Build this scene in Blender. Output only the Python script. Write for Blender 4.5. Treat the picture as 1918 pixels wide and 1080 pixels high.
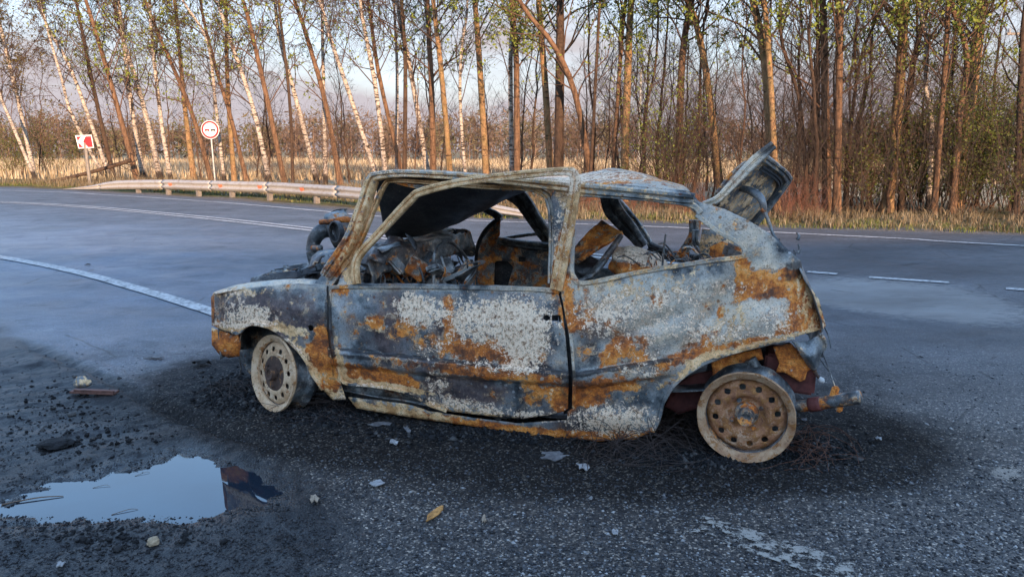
import bpy, bmesh, math, random
import numpy as np
from mathutils import Vector, Matrix, noise as mnoise
from mathutils.geometry import delaunay_2d_cdt
for o in list(bpy.data.objects): bpy.data.objects.remove(o)
R = math.radians
random.seed(7); RNG = np.random.default_rng(11)
scene = bpy.context.scene
COL = scene.collection

# ------------------------------------------------------------------ camera
F, CX, CY, CAMH = 1476.0, 959.0, 540.0, 1.25
PHI = math.atan(258 / F)
cam = bpy.data.cameras.new('camera'); camo = bpy.data.objects.new('camera', cam); COL.objects.link(camo)
cam.sensor_width = 36; cam.lens = 36 * F / 1918
cam.clip_start = .05; cam.clip_end = 3000
camo.location = (0, 0, CAMH); camo.rotation_euler = (math.pi / 2 - PHI, 0, 0)
scene.camera = camo
# ------------------------------------------------------------------ sky, sun, exposure
SUN_EL, SUN_AZ = R(11.0), R(163)        # azimuth clockwise from +Y: the low sun stands behind the camera
world = bpy.data.worlds.new('World'); scene.world = world; world.use_nodes = True
wt = world.node_tree; wt.nodes.clear()
wo = wt.nodes.new('ShaderNodeOutputWorld'); wb = wt.nodes.new('ShaderNodeBackground'); ws = wt.nodes.new('ShaderNodeTexSky')
ws.sky_type = 'NISHITA'; ws.sun_disc = False; ws.sun_elevation = SUN_EL; ws.sun_rotation = SUN_AZ
ws.air_density = 1.0; ws.dust_density = 0.3; ws.ozone_density = 2.8; ws.altitude = 100
# thin high cloud: a pale veil, denser towards the horizon all the way round
def wn(t, **k):
    n = wt.nodes.new(t)
    for a, v in k.items(): setattr(n, a, v)
    return n
wtc = wn('ShaderNodeTexCoord'); wsp = wn('ShaderNodeSeparateXYZ'); wt.links.new(wtc.outputs['Generated'], wsp.inputs[0])
wel = wn('ShaderNodeValToRGB'); wt.links.new(wsp.outputs[2], wel.inputs[0])
wel.color_ramp.elements.new(.5)
for e, (p, v) in zip(wel.color_ramp.elements, ((0., 1.05), (.20, .82), (.37, 0.25))): e.position = p; e.color = (v, v, v, 1)
wmp = wn('ShaderNodeMapping'); wmp.inputs['Scale'].default_value = (1, 1, 3.2); wt.links.new(wtc.outputs['Generated'], wmp.inputs[0])
wno = wn('ShaderNodeTexNoise'); wno.inputs['Scale'].default_value = 3.2; wno.inputs['Detail'].default_value = 7; wno.inputs['Roughness'].default_value = .6; wt.links.new(wmp.outputs[0], wno.inputs['Vector'])
wma = wn('ShaderNodeMath', operation='MULTIPLY_ADD'); wt.links.new(wno.outputs[0], wma.inputs[0]); wma.inputs[1].default_value = .5; wma.inputs[2].default_value = -.24
wad = wn('ShaderNodeMath', operation='ADD'); wad.use_clamp = True; wt.links.new(wel.outputs[0], wad.inputs[0]); wt.links.new(wma.outputs[0], wad.inputs[1])
wve = wn('ShaderNodeValToRGB'); wt.links.new(wsp.outputs[2], wve.inputs[0])
for e, (p, v) in zip(wve.color_ramp.elements, ((0., (.97, .88, .96)), (.4, (1.0, .95, .90)))): e.position = p; e.color = (*v, 1)
wsc = wn('ShaderNodeVectorMath', operation='SCALE'); wt.links.new(wve.outputs[0], wsc.inputs[0]); wsc.inputs['Scale'].default_value = 0.80
wmx = wn('ShaderNodeMix', data_type='RGBA'); wt.links.new(wad.outputs[0], wmx.inputs[0]); wt.links.new(ws.outputs[0], wmx.inputs[6]); wt.links.new(wsc.outputs[0], wmx.inputs[7])
wt.links.new(wmx.outputs[2], wb.inputs[0]); wb.inputs[1].default_value = 0.15; wt.links.new(wb.outputs[0], wo.inputs[0])
sun = bpy.data.lights.new('sun', 'SUN'); suno = bpy.data.objects.new('sun', sun); COL.objects.link(suno)
sun.energy = 2.0; sun.angle = R(0.6); sun.color = (1.0, .67, .42)
sd = Vector((math.sin(SUN_AZ) * math.cos(SUN_EL), math.cos(SUN_AZ) * math.cos(SUN_EL), math.sin(SUN_EL)))
suno.rotation_euler = sd.to_track_quat('Z', 'Y').to_euler(); suno.location = sd * 50
scene.view_settings.view_transform = 'Standard'; scene.view_settings.look = 'None'
scene.view_settings.exposure = 2.52; scene.view_settings.gamma = 1
scene.cycles.max_bounces = 6; scene.cycles.use_denoising = True
scene.render.film_transparent = False

# ------------------------------------------------------------------ projection helpers
CPH, SPH = math.cos(PHI), math.sin(PHI)
def rayd(px, py):
    a, b = (px - CX) / F, (CY - py) / F          # right, up in camera space, forward = 1
    return Vector((a, CPH + b * SPH, -SPH + b * CPH))
def G(px, py, z=0.0):
    d = rayd(px, py); t = (z - CAMH) / d.z
    return Vector((d.x * t, d.y * t, z))
def at_depth(px, py, Y):
    d = rayd(px, py); t = Y / d.y
    return Vector((d.x * t, Y, CAMH + d.z * t))
def proj_np(V):
    x, y, z = V[:, 0], V[:, 1], V[:, 2] - CAMH
    dep = y * CPH - z * SPH; up = y * SPH + z * CPH
    dep = np.where(dep < .05, .05, dep)
    return CX + F * x / dep, CY - F * up / dep, dep

# ------------------------------------------------------------------ object helpers
def tag(o, label=None, cat=None, group=None, kind=None):
    for k, v in (('label', label), ('category', cat), ('group', group), ('kind', kind)):
        if v: o[k] = v
    return o
def empty(name, loc=(0, 0, 0), mat=None):
    o = bpy.data.objects.new(name, None); COL.objects.link(o); o.empty_display_size = .1
    if mat is not None: o.matrix_world = mat
    else: o.location = loc
    return o
def link(name, me, mat=None, parent=None, smooth=True):
    if mat is not None and not me.materials: me.materials.append(mat)
    if smooth and len(me.polygons): me.polygons.foreach_set('use_smooth', np.ones(len(me.polygons), bool))
    o = bpy.data.objects.new(name, me); COL.objects.link(o)
    if parent is not None: o.parent = parent
    return o
def npmesh(name, V, Fc, attrs=None):
    V = np.asarray(V, np.float32); Fc = np.asarray(Fc, np.int32)
    me = bpy.data.meshes.new(name); k = Fc.shape[1]; n = len(Fc)
    me.vertices.add(len(V)); me.vertices.foreach_set('co', V.ravel())
    me.loops.add(n * k); me.loops.foreach_set('vertex_index', Fc.ravel())
    me.polygons.add(n); me.polygons.foreach_set('loop_start', np.arange(0, n * k, k, dtype=np.int32))
    if attrs:
        for a, val in attrs.items():
            at = me.attributes.new(a, 'FLOAT', 'POINT'); at.data.foreach_set('value', np.asarray(val, np.float32))
    me.update(calc_edges=True); return me
def tubes(P, Rr, S=4):
    P = np.asarray(P, float); Rr = np.asarray(Rr, float); N, K, _ = P.shape
    T = np.gradient(P, axis=1); T /= np.linalg.norm(T, axis=2, keepdims=True) + 1e-9
    ref = np.where(np.abs(T[:, :1, 2:3]) < .8, np.array([0, 0, 1.]), np.array([1., 0, 0]))
    n1 = np.cross(T, np.broadcast_to(ref, T.shape)); n1 /= np.linalg.norm(n1, axis=2, keepdims=True) + 1e-9
    n2 = np.cross(T, n1)
    a = np.arange(S) * 2 * math.pi / S
    V = P[:, :, None, :] + Rr[:, :, None, None] * (np.cos(a)[None, None, :, None] * n1[:, :, None, :] + np.sin(a)[None, None, :, None] * n2[:, :, None, :])
    V = V.reshape(-1, 3)
    i = (np.arange(N)[:, None, None] * K + np.arange(K - 1)[None, :, None]) * S
    s = np.arange(S)[None, None, :]; s2 = (s + 1) % S
    Fq = np.stack([i + s, i + s2, i + S + s2, i + S + s], -1).reshape(-1, 4)
    return V, Fq
def merge(parts):
    Vs, Fs, off = [], [], 0
    for V, Fq in parts:
        Vs.append(V); Fs.append(Fq + off); off += len(V)
    return np.concatenate(Vs), np.concatenate(Fs)
def smooth_poly(pts, n):
    pts = [tuple(p) for p in pts]; P = [pts[0]] + pts + [pts[-1]]; out = []
    A = np.array(P, float); seg = len(pts) - 1
    for u in np.linspace(0, seg, n):
        i = min(int(u), seg - 1); t = u - i
        p0, p1, p2, p3 = A[i], A[i + 1], A[i + 2], A[i + 3]
        out.append(.5 * ((2 * p1) + (-p0 + p2) * t + (2 * p0 - 5 * p1 + 4 * p2 - p3) * t * t + (-p0 + 3 * p1 - 3 * p2 + p3) * t ** 3))
    return np.array(out)
def resample(pts, step, closed=True):
    pts = np.array(pts, float); out = []
    n = len(pts); m = n if closed else n - 1
    for i in range(m):
        a, b = pts[i], pts[(i + 1) % n]; k = max(1, int(round(np.linalg.norm(b - a) / step)))
        for j in range(k): out.append(a + (b - a) * j / k)
    if not closed: out.append(pts[-1])
    return np.array(out)
def inpoly(X, Y, poly):
    poly = np.asarray(poly); ins = np.zeros(len(X), bool); n = len(poly); j = n - 1
    for i in range(n):
        xi, yi = poly[i]; xj, yj = poly[j]
        if yi != yj:
            c = ((yi > Y) != (yj > Y)) & (X < (xj - xi) * (Y - yi) / (yj - yi) + xi); ins ^= c
        j = i
    return ins
def dist_poly(X, Y, poly, closed=True):
    poly = np.asarray(poly, float); d = np.full(len(X), 1e9); n = len(poly)
    for i in range(n if closed else n - 1):
        a, b = poly[i], poly[(i + 1) % n]; ab = b - a; L = ab @ ab + 1e-12
        t = np.clip(((X - a[0]) * ab[0] + (Y - a[1]) * ab[1]) / L, 0, 1)
        d = np.minimum(d, np.hypot(X - a[0] - t * ab[0], Y - a[1] - t * ab[1]))
    return d
def blobs(X, Y, lst):
    v = np.zeros(len(X))
    for b in lst:
        x, y, rx, ry, am = b[:5]; an = R(b[5]) if len(b) > 5 else 0
        dx, dy = X - x, Y - y; c, s = math.cos(an), math.sin(an)
        u, w = (dx * c + dy * s) / rx, (-dx * s + dy * c) / ry
        v += am * np.exp(-(u * u + w * w) ** 1.5 * .7)
    return v
def fbm(P, sc, octv=4, seed=0):
    """cheap vectorised value noise, P (n,2) or (n,3), about -1..1"""
    P = np.asarray(P, float) * sc; D = P.shape[1]; out = np.zeros(len(P)); amp = .55
    def hsh(I):
        h = I[..., 0] * 374761393 + I[..., 1] * 668265263 + seed * 974711
        if D == 3: h = h + I[..., 2] * 2147483647 % 1013904223
        h = (h ^ (h >> 13)) * 1274126177; h = h ^ (h >> 16)
        return (h & 0xffff) / 32768. - 1
    for o in range(octv):
        I = np.floor(P).astype(np.int64); f = P - I; f = f * f * (3 - 2 * f); acc = 0
        for c in range(2 ** D):
            off = np.array([(c >> k) & 1 for k in range(D)])
            w = np.prod(np.where(off, f, 1 - f), axis=1); acc = acc + w * hsh(I + off)
        out += amp * acc; P = P * 2.03 + 17.1; amp *= .5
    return out

# ------------------------------------------------------------------ material helpers
class Mat:
    def __init__(s, name):
        s.m = bpy.data.materials.new(name); s.m.use_nodes = True; s.t = s.m.node_tree; s.t.nodes.clear()
        s.out = s.t.nodes.new('ShaderNodeOutputMaterial'); s.co = s.t.nodes.new('ShaderNodeTexCoord').outputs['Object']
    def put(s, sock, v):
        if v is None: return
        if hasattr(v, 'is_output') or isinstance(v, bpy.types.NodeSocket): s.t.links.new(v, sock)
        elif isinstance(v, (tuple, list)) and len(v) == 3 and sock.type == 'RGBA': sock.default_value = (*v, 1)
        elif sock.type == 'RGBA' and isinstance(v, (int, float)): sock.default_value = (v, v, v, 1)
        else: sock.default_value = v
    def node(s, typ, **kw):
        n = s.t.nodes.new(typ)
        for k, v in kw.items(): setattr(n, k, v)
        return n
    def noise(s, scale, detail=5, rough=.6, vec=None, dist=0.):
        n = s.node('ShaderNodeTexNoise'); s.put(n.inputs['Vector'], vec or s.co)
        for k, v in (('Scale', scale), ('Detail', detail), ('Roughness', rough), ('Distortion', dist)): n.inputs[k].default_value = v
        return n.outputs[0]
    def vor(s, scale, out='Distance', vec=None, feature='F1', rnd=1.):
        n = s.node('ShaderNodeTexVoronoi', feature=feature); s.put(n.inputs['Vector'], vec or s.co)
        n.inputs['Scale'].default_value = scale; n.inputs['Randomness'].default_value = rnd
        return n.outputs[out]
    def scalevec(s, sx, sy, sz, rot=(0, 0, 0)):
        n = s.node('ShaderNodeMapping'); s.put(n.inputs['Vector'], s.co); n.inputs['Scale'].default_value = (sx, sy, sz); n.inputs['Rotation'].default_value = rot
        return n.outputs[0]
    def ramp(s, fac, stops, interp='LINEAR'):
        n = s.node('ShaderNodeValToRGB'); cr = n.color_ramp; cr.interpolation = interp
        while len(cr.elements) < len(stops): cr.elements.new(.5)
        for e, (p, c) in zip(cr.elements, stops):
            e.position = p; e.color = (*c, 1) if isinstance(c, (tuple, list)) else (c, c, c, 1)
        s.put(n.inputs[0], fac); return n.outputs[0]
    def mix(s, fac, a, b, mode='MIX'):
        n = s.node('ShaderNodeMix', data_type='RGBA', blend_type=mode); s.put(n.inputs[0], fac); s.put(n.inputs[6], a); s.put(n.inputs[7], b)
        return n.outputs[2]
    def math(s, op, a, b=0., clamp=False):
        n = s.node('ShaderNodeMath', operation=op); n.use_clamp = clamp; s.put(n.inputs[0], a); s.put(n.inputs[1], b); return n.outputs[0]
    def attr(s, name): return s.node('ShaderNodeAttribute', attribute_name=name).outputs['Fac']
    def sep(s, vec):
        n = s.node('ShaderNodeSeparateXYZ'); s.put(n.inputs[0], vec); return n.outputs
    def hsv(s, col, h=.5, sa=1., v=1.):
        n = s.node('ShaderNodeHueSaturation'); s.put(n.inputs['Color'], col); s.put(n.inputs['Hue'], h); s.put(n.inputs['Saturation'], sa); s.put(n.inputs['Value'], v); return n.outputs[0]
    def bump(s, h, strength=.5, dist=.01, nrm=None):
        n = s.node('ShaderNodeBump'); s.put(n.inputs['Height'], h); n.inputs['Strength'].default_value = strength; n.inputs['Distance'].default_value = dist
        if nrm: s.put(n.inputs['Normal'], nrm)
        return n.outputs[0]
    def bsdf(s, col, rough=.6, metal=0., nrm=None, spec=.5, trans=0.):
        n = s.node('ShaderNodeBsdfPrincipled'); s.put(n.inputs['Base Color'], col); s.put(n.inputs['Roughness'], rough); s.put(n.inputs['Metallic'], metal)
        s.put(n.inputs['Specular IOR Level'], spec)
        if nrm: s.put(n.inputs['Normal'], nrm)
        s.t.links.new(n.outputs[0], s.out.inputs[0]); s.b = n; return s.m
def simple(name, col, rough=.7, metal=0., var=.25, scale=20, bump=0.):
    m = Mat(name); n = m.noise(scale, 6, .65)
    a = tuple(c * (1 - var) for c in col); b = tuple(min(1, c * (1 + var)) for c in col)
    c = m.ramp(n, [(.3, a), (.7, b)])
    return m.bsdf(c, rough, metal, m.bump(n, bump, .01) if bump else None)
# ------------------------------------------------------------------ ground, road, puddle
PUD = [(-60, 958), (0, 941), (48, 917), (96, 898), (193, 879), (270, 867), (308, 852), (337, 841), (376, 849), (419, 866), (462, 872), (501, 890), (532, 913),
       (512, 938), (462, 944), (424, 953), (347, 972), (270, 966), (169, 968), (72, 974), (0, 962)]
GROOVE = [(-40, 598), (0, 616), (70, 655), (200, 712), (330, 776), (440, 822), (520, 842)]
PUDW = np.array([G(*p)[:2] for p in PUD]); GROW = np.array([G(*p)[:2] for p in GROOVE])
def ground_attrs(V):
    px, py, dep = proj_np(V); ok = V[:, 1] > .8
    mud = blobs(px, py, [(60, 800, 330, 150, 1.25, 18), (-100, 820, 300, 200, .8), (120, 1030, 480, 110, 1.0), (330, 820, 200, 60, .7, 25), (470, 980, 170, 90, .55)])
    side = (px - 0) * (842 - 616) / 520. + 616 - 10                   # above the joint it is bare asphalt
    mud = mud * np.clip((py - side) / 25 + .1, 0, 1)
    soot_shade = blobs(px, py, [(900, 790, 560, 85, 1.25, 4), (450, 735, 130, 55, 1.2), (600, 765, 150, 70, 1.2), (1490, 832, 220, 62, 1.1, 5), (1250, 840, 320, 80, 1.0),
                          (1000, 890, 600, 80, .35), (1700, 850, 150, 60, .25), (1580, 730, 100, 50, .3), (520, 740, 60, 40, .9)])  # real soot, deepened under the car as its painted contact shadow
    pale = blobs(px, py, [(1640, 556, 230, 36, 1.0, 5), (1800, 585, 190, 26, .9, 8), (1700, 545, 300, 30, .5), (1580, 640, 60, 25, .5), (1885, 885, 36, 16, 1.3), (1560, 690, 40, 30, .5), (1300, 985, 60, 20, .35),
                          (1120, 880, 60, 22, .55), (350, 560, 160, 16, .45, 20), (1040, 860, 40, 14, .4)])
    near = np.clip((py - 560) / 260, 0, 1)
    farlane = np.clip((610 + (px - 1918) * .19 - py) / 14, 0, 1) * np.clip((px - 1350) / 150, 0, 1)
    farlane = np.maximum(farlane, np.clip((445 - py + (px - 580) * .085) / 30, 0, 1) * .8)
    left_sheen = np.clip((700 - px) / 500, 0, 1) * np.clip((py - 380) / 60, 0, 1) * np.clip(1 - mud, 0, 1) * np.clip((790 - py) / 110, 0, 1)
    res = {}
    for k, v in (('mud', mud), ('soot_shade', soot_shade), ('pale', pale), ('grit', near), ('farlane', farlane), ('left_sheen', left_sheen)):
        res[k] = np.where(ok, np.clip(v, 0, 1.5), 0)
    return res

def asphalt_mat():
    m = Mat('asphalt'); n1 = m.noise(1.3, 6, .6); n2 = m.noise(9, 6, .65); nf = m.noise(160, 3, .6); streak = m.noise(3.0, 7, .7, m.scalevec(.5, 2.2, 1, (0, 0, R(-32))))
    vc = m.vor(140, 'Color'); vd = m.vor(140); vr = m.sep(vc)[0]; vg = m.sep(vc)[1]
    vc2 = m.vor(240, 'Color'); vr2 = m.sep(vc2)[0]
    soot_shade, mud, pale, grit, far, left_sheen = [m.attr(a) for a in ('soot_shade', 'mud', 'pale', 'grit', 'farlane', 'left_sheen')]
    base = m.ramp(n1, [(.3, (.060, .070, .084)), (.7, (.12, .132, .150))])
    base = m.mix(m.math('MULTIPLY', left_sheen, .8), base, (.125, .165, .225))  # blue sky sheen of the left road painted into the base colour
    base = m.mix(m.math('MULTIPLY', far, .75), base, m.ramp(n2, [(.3, (.085, .088, .095)), (.7, (.125, .125, .13))]))
    # stone chips in the binder
    chip = m.ramp(vr, [(0., (.005, .005, .006)), (.46, (.022, .022, .024)), (.74, (.066, .065, .067)), (.90, (.22, .21, .20)), (.98, (.66, .62, .57))])
    chip = m.mix(m.math('MULTIPLY', vg, .35), chip, (.07, .06, .055))
    fine = m.ramp(vr2, [(0., .5), (.6, .95), (.9, 1.3), (1., 2.2)])
    base = m.mix(1.0, base, fine, 'MULTIPLY')
    base = m.mix(m.math('MULTIPLY_ADD' if False else 'MULTIPLY', grit, .72), base, chip)
    mudc = m.ramp(m.noise(14, 8, .7), [(.3, (.003, .003, .004)), (.5, (.009, .010, .013)), (.68, (.028, .030, .035))])
    mf = m.math('MULTIPLY', m.math('SUBTRACT', m.math('ADD', mud, m.math('MULTIPLY', m.math('ADD', n2, m.math('MULTIPLY', n1, .8)), .9)), 1.05), 1.7, True)
    base = m.mix(m.math('MULTIPLY', mf, .92), base, mudc)
    sf = m.math('MULTIPLY', m.math('SUBTRACT', m.math('ADD', soot_shade, m.math('MULTIPLY', m.math('ADD', m.noise(5, 8, .7), m.math('MULTIPLY', m.noise(1.7, 5, .6), .8)), 1.0)), .96), 1.5, True)
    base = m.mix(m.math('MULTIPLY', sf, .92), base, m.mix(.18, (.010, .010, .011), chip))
    pf = m.math('MULTIPLY', m.math('SUBTRACT', m.math('ADD', pale, m.math('MULTIPLY', m.math('SUBTRACT', m.noise(9, 9, .78, m.scalevec(1, 3, 1, (0, 0, R(20)))), .5), 3.2)), .8), 3.0, True)
    base = m.mix(m.math('MULTIPLY', pf, .8), base, m.ramp(nf, [(.3, (.16, .16, .16)), (.7, (.36, .35, .33))]))
    stf = m.math('MULTIPLY', m.math('SUBTRACT', streak, .56), 5., True)
    base = m.mix(m.math('MULTIPLY', stf, .55), base, (.018, .022, .028))
    crack = m.math('LESS_THAN', m.vor(.9, 'Distance', m.mix(.12, m.co, m.node('ShaderNodeTexNoise').outputs['Color']), 'DISTANCE_TO_EDGE'), .006)
    base = m.mix(m.math('MULTIPLY', crack, m.math('MULTIPLY', m.math('GREATER_THAN', n1, .52), .6)), base, (.012, .013, .015))
    wide = m.noise(.55, 6, .65, m.scalevec(1, 1.8, 1, (0, 0, R(-30)))); base = m.mix(1., base, m.ramp(wide, [(.3, .62), (.5, 1.), (.7, 1.4)]), 'MULTIPLY')
    base = m.mix(m.math('MULTIPLY', grit, .9), base, m.mix(1., base, (1.12, .98, .82), 'MULTIPLY'))
    rough = m.math('SUBTRACT', m.ramp(m.noise(2.2, 6, .65), [(.3, .42), (.7, .62)]), m.math('MULTIPLY', left_sheen, .14))
    rough = m.math('SUBTRACT', m.math('ADD', rough, m.math('MULTIPLY', sf, .2), True), m.math('MULTIPLY', mf, .04))
    wet = m.math('MULTIPLY', m.math('SUBTRACT', m.math('ADD', m.attr('wet'), m.math('MULTIPLY', n2, .5)), .45), 1.6, True); base = m.mix(m.math('MULTIPLY', wet, .6), base, (.006, .008, .011)); rough = m.mix(wet, rough, .16)
    h = m.math('ADD', m.math('MULTIPLY', m.math('SUBTRACT', 1., vd), .7), m.math('MULTIPLY', nf, .6))
    h = m.math('ADD', h, m.math('MULTIPLY', m.noise(45, 5, .7), m.math('MULTIPLY', mf, 1.5)))
    return m.bsdf(base, rough, 0, m.bump(h, .55, .006), m.math('SUBTRACT', .5, m.math('MULTIPLY', sf, .42)))
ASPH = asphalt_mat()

# far edge of the road as seen, carried on past both sides of the frame
edge_px = [(0, 351), (130, 356.5), (300, 366), (450, 376.5), (600, 389), (760, 402), (900, 409), (1100, 414), (1300, 420), (1460, 427), (1700, 434), (1918, 441)]
EDGE = [G(*p)[:2] for p in edge_px]
EDGE = [(-95, 47.5), (-60, 42), (-38, 36.5), (-26, 31.5)] + EDGE + [(11.5, 9.9), (18, 6.3), (40, -7), (90, -38)]
GRASS_Z = -.03
def ground_sheet():
    m = Mat('field_grass'); n1 = m.noise(.08, 5, .6); n2 = m.noise(1.6, 8, .7); n3 = m.noise(30, 4, .7)
    c = m.ramp(n2, [(.28, (.10, .075, .035)), (.5, (.30, .24, .14)), (.72, (.46, .38, .25))])
    c = m.mix(m.math('MULTIPLY', m.math('SUBTRACT', n1, .5), 3., True), c, (.16, .17, .06))
    c = m.mix(m.math('MULTIPLY', n3, .3), c, (.08, .06, .035))
    mm = m.bsdf(c, .95, 0, m.bump(n3, .6, .05), .1)
    # one sheet to the horizon, denser near the camera
    g = np.concatenate([-np.geomspace(20, 1500, 26)[::-1], np.linspace(-18, 18, 13), np.geomspace(20, 1500, 26)])
    X, Y = np.meshgrid(g, g); n = len(g)
    P = np.stack([X.ravel(), Y.ravel()], 1)
    rd = np.hypot(P[:, 0], P[:, 1])
    Z = GRASS_Z - .25 + fbm(P, .01, 3, 5) * np.clip((rd - 60) / 200, 0, 1) * 1.2
    I = np.arange(n * n).reshape(n, n)
    Fq = np.stack([I[:-1, :-1].ravel(), I[:-1, 1:].ravel(), I[1:, 1:].ravel(), I[1:, :-1].ravel()], 1)
    tag(link('ground', npmesh('ground', np.column_stack([P, Z]), Fq), mm), kind='structure')
ground_sheet()

# verge: strip from the asphalt edge outwards, falling gently to the field
def verge():
    E = resample(np.array(EDGE), .8, closed=False); T = np.gradient(E, axis=0); T /= np.linalg.norm(T, axis=1, keepdims=True)
    N = np.stack([-T[:, 1], T[:, 0]], 1); N *= np.sign(N[:, 1:2] + .001)
    offs = np.array([-.6, 0, .25, .6, 1.2, 2, 3, 4.5, 7, 11, 18, 30]); V = []
    for k, o in enumerate(offs):
        p = E + N * o; z = fbm(p, 1.7, 4, 3) * .05 * min(1, max(0, o) / .5) + (-.012 if o <= 0 else .0 - .02 * min(o, 3) / 3 - .24 * max(0, (o - 6)) / 24)
        V.append(np.column_stack([p, np.full(len(p), 0.) + z]))
    n = len(E); V = np.concatenate(V); I = np.arange(len(V)).reshape(len(offs), n)
    Fq = np.stack([I[:-1, :-1].ravel(), I[:-1, 1:].ravel(), I[1:, 1:].ravel(), I[1:, :-1].ravel()], 1)
    m = Mat('verge_soil'); n2 = m.noise(2.2, 8, .7); n3 = m.noise(40, 5, .7); d = m.attr('off')
    grass = m.ramp(n2, [(.3, (.05, .038, .018)), (.5, (.15, .115, .05)), (.7, (.25, .195, .095))])
    grass = m.mix(m.math('MULTIPLY', m.math('SUBTRACT', m.noise(.7, 4, .6), .52), 5., True), grass, (.06, .095, .022))
    grav = m.ramp(m.vor(60, 'Color'), [(0., (.06, .055, .05)), (1., (.24, .22, .2))])
    f = m.math('MULTIPLY', m.math('SUBTRACT', m.math('ADD', d, m.math('MULTIPLY', n2, .7)), .75), 5., True)
    fd = m.math('MULTIPLY', m.math('SUBTRACT', d, 5.), .2, True); straw = m.ramp(n2, [(.3, (.20, .15, .08)), (.5, (.36, .29, .18)), (.7, (.48, .40, .27))])
    m.bsdf(m.mix(fd, m.mix(f, grav, grass), straw), .95, 0, m.bump(n3, .7, .03), .1)
    off = np.repeat(offs, n)
    tag(link('verge', npmesh('verge', V, Fq, {'off': off}), m.m), kind='structure')
verge()

# road, coarse sheet with a cut-out where the finely modelled near patch lies
NX0, NX1, NY0, NY1, ST = -3.3, 3.0, 1.25, 5.6, .0125
def road():
    poly = [(p[0], p[1]) for p in EDGE] + [(90, -60), (-95, -60)]
    xs = np.concatenate([np.linspace(-95, -12, 30)[:-1], np.linspace(-12, NX0 + .03, 18)[:-1], np.linspace(NX0 + .03, NX1 - .03, 40)[:-1], np.linspace(NX1 - .03, 14, 24)[:-1], np.linspace(14, 90, 20)])
    ys = np.concatenate([np.linspace(-60, NY0 + .03, 18)[:-1], np.linspace(NY0 + .03, NY1 - .03, 30)[:-1], np.linspace(NY1 - .03, 30, 70)[:-1], np.linspace(30, 60, 10)])
    X, Y = np.meshgrid(xs, ys); X, Y = X.ravel(), Y.ravel()
    k = inpoly(X, Y, poly) & (dist_poly(X, Y, poly) > .12)
    hole = (X > NX0 + .04) & (X < NX1 - .04) & (Y > NY0 + .04) & (Y < NY1 - .04); k &= ~hole
    B = resample(poly, .6); pts = [Vector(p) for p in B] + [Vector((a, b)) for a, b in zip(X[k], Y[k])]
    nb = len(B); e = [(i, (i + 1) % nb) for i in range(nb)]
    v, _, f, *_ = delaunay_2d_cdt(pts, e, [], 1, 1e-5)
    V = np.array([(p.x, p.y, 0) for p in v]); T = np.array([t for t in f if len(t) == 3])
    c = V[T].mean(1)
    T = T[~((c[:, 0] > NX0 + .031) & (c[:, 0] < NX1 - .031) & (c[:, 1] > NY0 + .031) & (c[:, 1] < NY1 - .031))]
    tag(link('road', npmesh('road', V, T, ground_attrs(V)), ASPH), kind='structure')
road()
WATER_Z = -.016
def near_ground():
    xs = np.arange(NX0, NX1, ST); ys = np.arange(NY0, NY1, ST); X, Y = np.meshgrid(xs, ys); P = np.stack([X.ravel(), Y.ravel()], 1)
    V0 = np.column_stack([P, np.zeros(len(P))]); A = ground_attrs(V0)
    mud = np.clip(A['mud'], 0, 1); n_lo = fbm(P, 2.5, 4, 1); n_hi = fbm(P, 22, 4, 2)
    rut = fbm(np.column_stack([P[:, 0] * .9 + P[:, 1] * .5, P[:, 1] * 5 - P[:, 0] * 2.4]), 1.6, 4, 9)
    z = mud * (n_lo * .018 + n_hi * .006 + rut * .016) + n_hi * .0018 * (.4 + A['grit']) + np.clip(A['soot_shade'] - .6, 0, 1) * (n_hi * .012 + .008)
    z += .0 + fbm(P, .5, 2, 4) * .003
    dg = dist_poly(P[:, 0], P[:, 1], GROW, closed=False); z -= .016 * np.exp(-(dg / .035) ** 2) - .008 * np.exp(-((dg - .09) / .05) ** 2)
    s = dist_poly(P[:, 0], P[:, 1], PUDW); s = np.where(inpoly(P[:, 0], P[:, 1], PUDW), -s, s)
    basin = WATER_Z + np.clip(s * .16, -.05, .05) + n_hi * np.where(P[:, 0] < G(200, 910).x, .014, .008) + n_lo * .006
    w = np.clip(1 - s / .28, 0, 1); w = w * w * (3 - 2 * w); z = z * (1 - w) + np.minimum(basin, z + .02) * w
    z = np.where((s < -.06), np.minimum(z, WATER_Z - .006), z)
    e = np.minimum.reduce([P[:, 0] - NX0, P[:, 0].max() - P[:, 0], P[:, 1] - NY0, P[:, 1].max() - P[:, 1]])
    k = np.clip(e / .25, 0, 1); z = z * k + .003
    A['wet'] = np.clip(1 - s / (.16 + .10 * n_lo), 0, 1)
    A['mud'] = np.maximum(A['mud'], np.clip(1 - np.abs(s) / .12, 0, 1) * .7)
    n = len(xs); I = np.arange(len(P)).reshape(len(ys), n)
    Fq = np.stack([I[:-1, :-1].ravel(), I[:-1, 1:].ravel(), I[1:, 1:].ravel(), I[1:, :-1].ravel()], 1)
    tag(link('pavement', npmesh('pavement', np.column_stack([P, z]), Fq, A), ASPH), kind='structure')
    return lambda x, y: z.reshape(len(ys), n)[np.clip(((np.asarray(y) - NY0) / ST).astype(int), 0, len(ys) - 1), np.clip(((np.asarray(x) - NX0) / ST).astype(int), 0, n - 1)]
HZ = near_ground()
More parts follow.
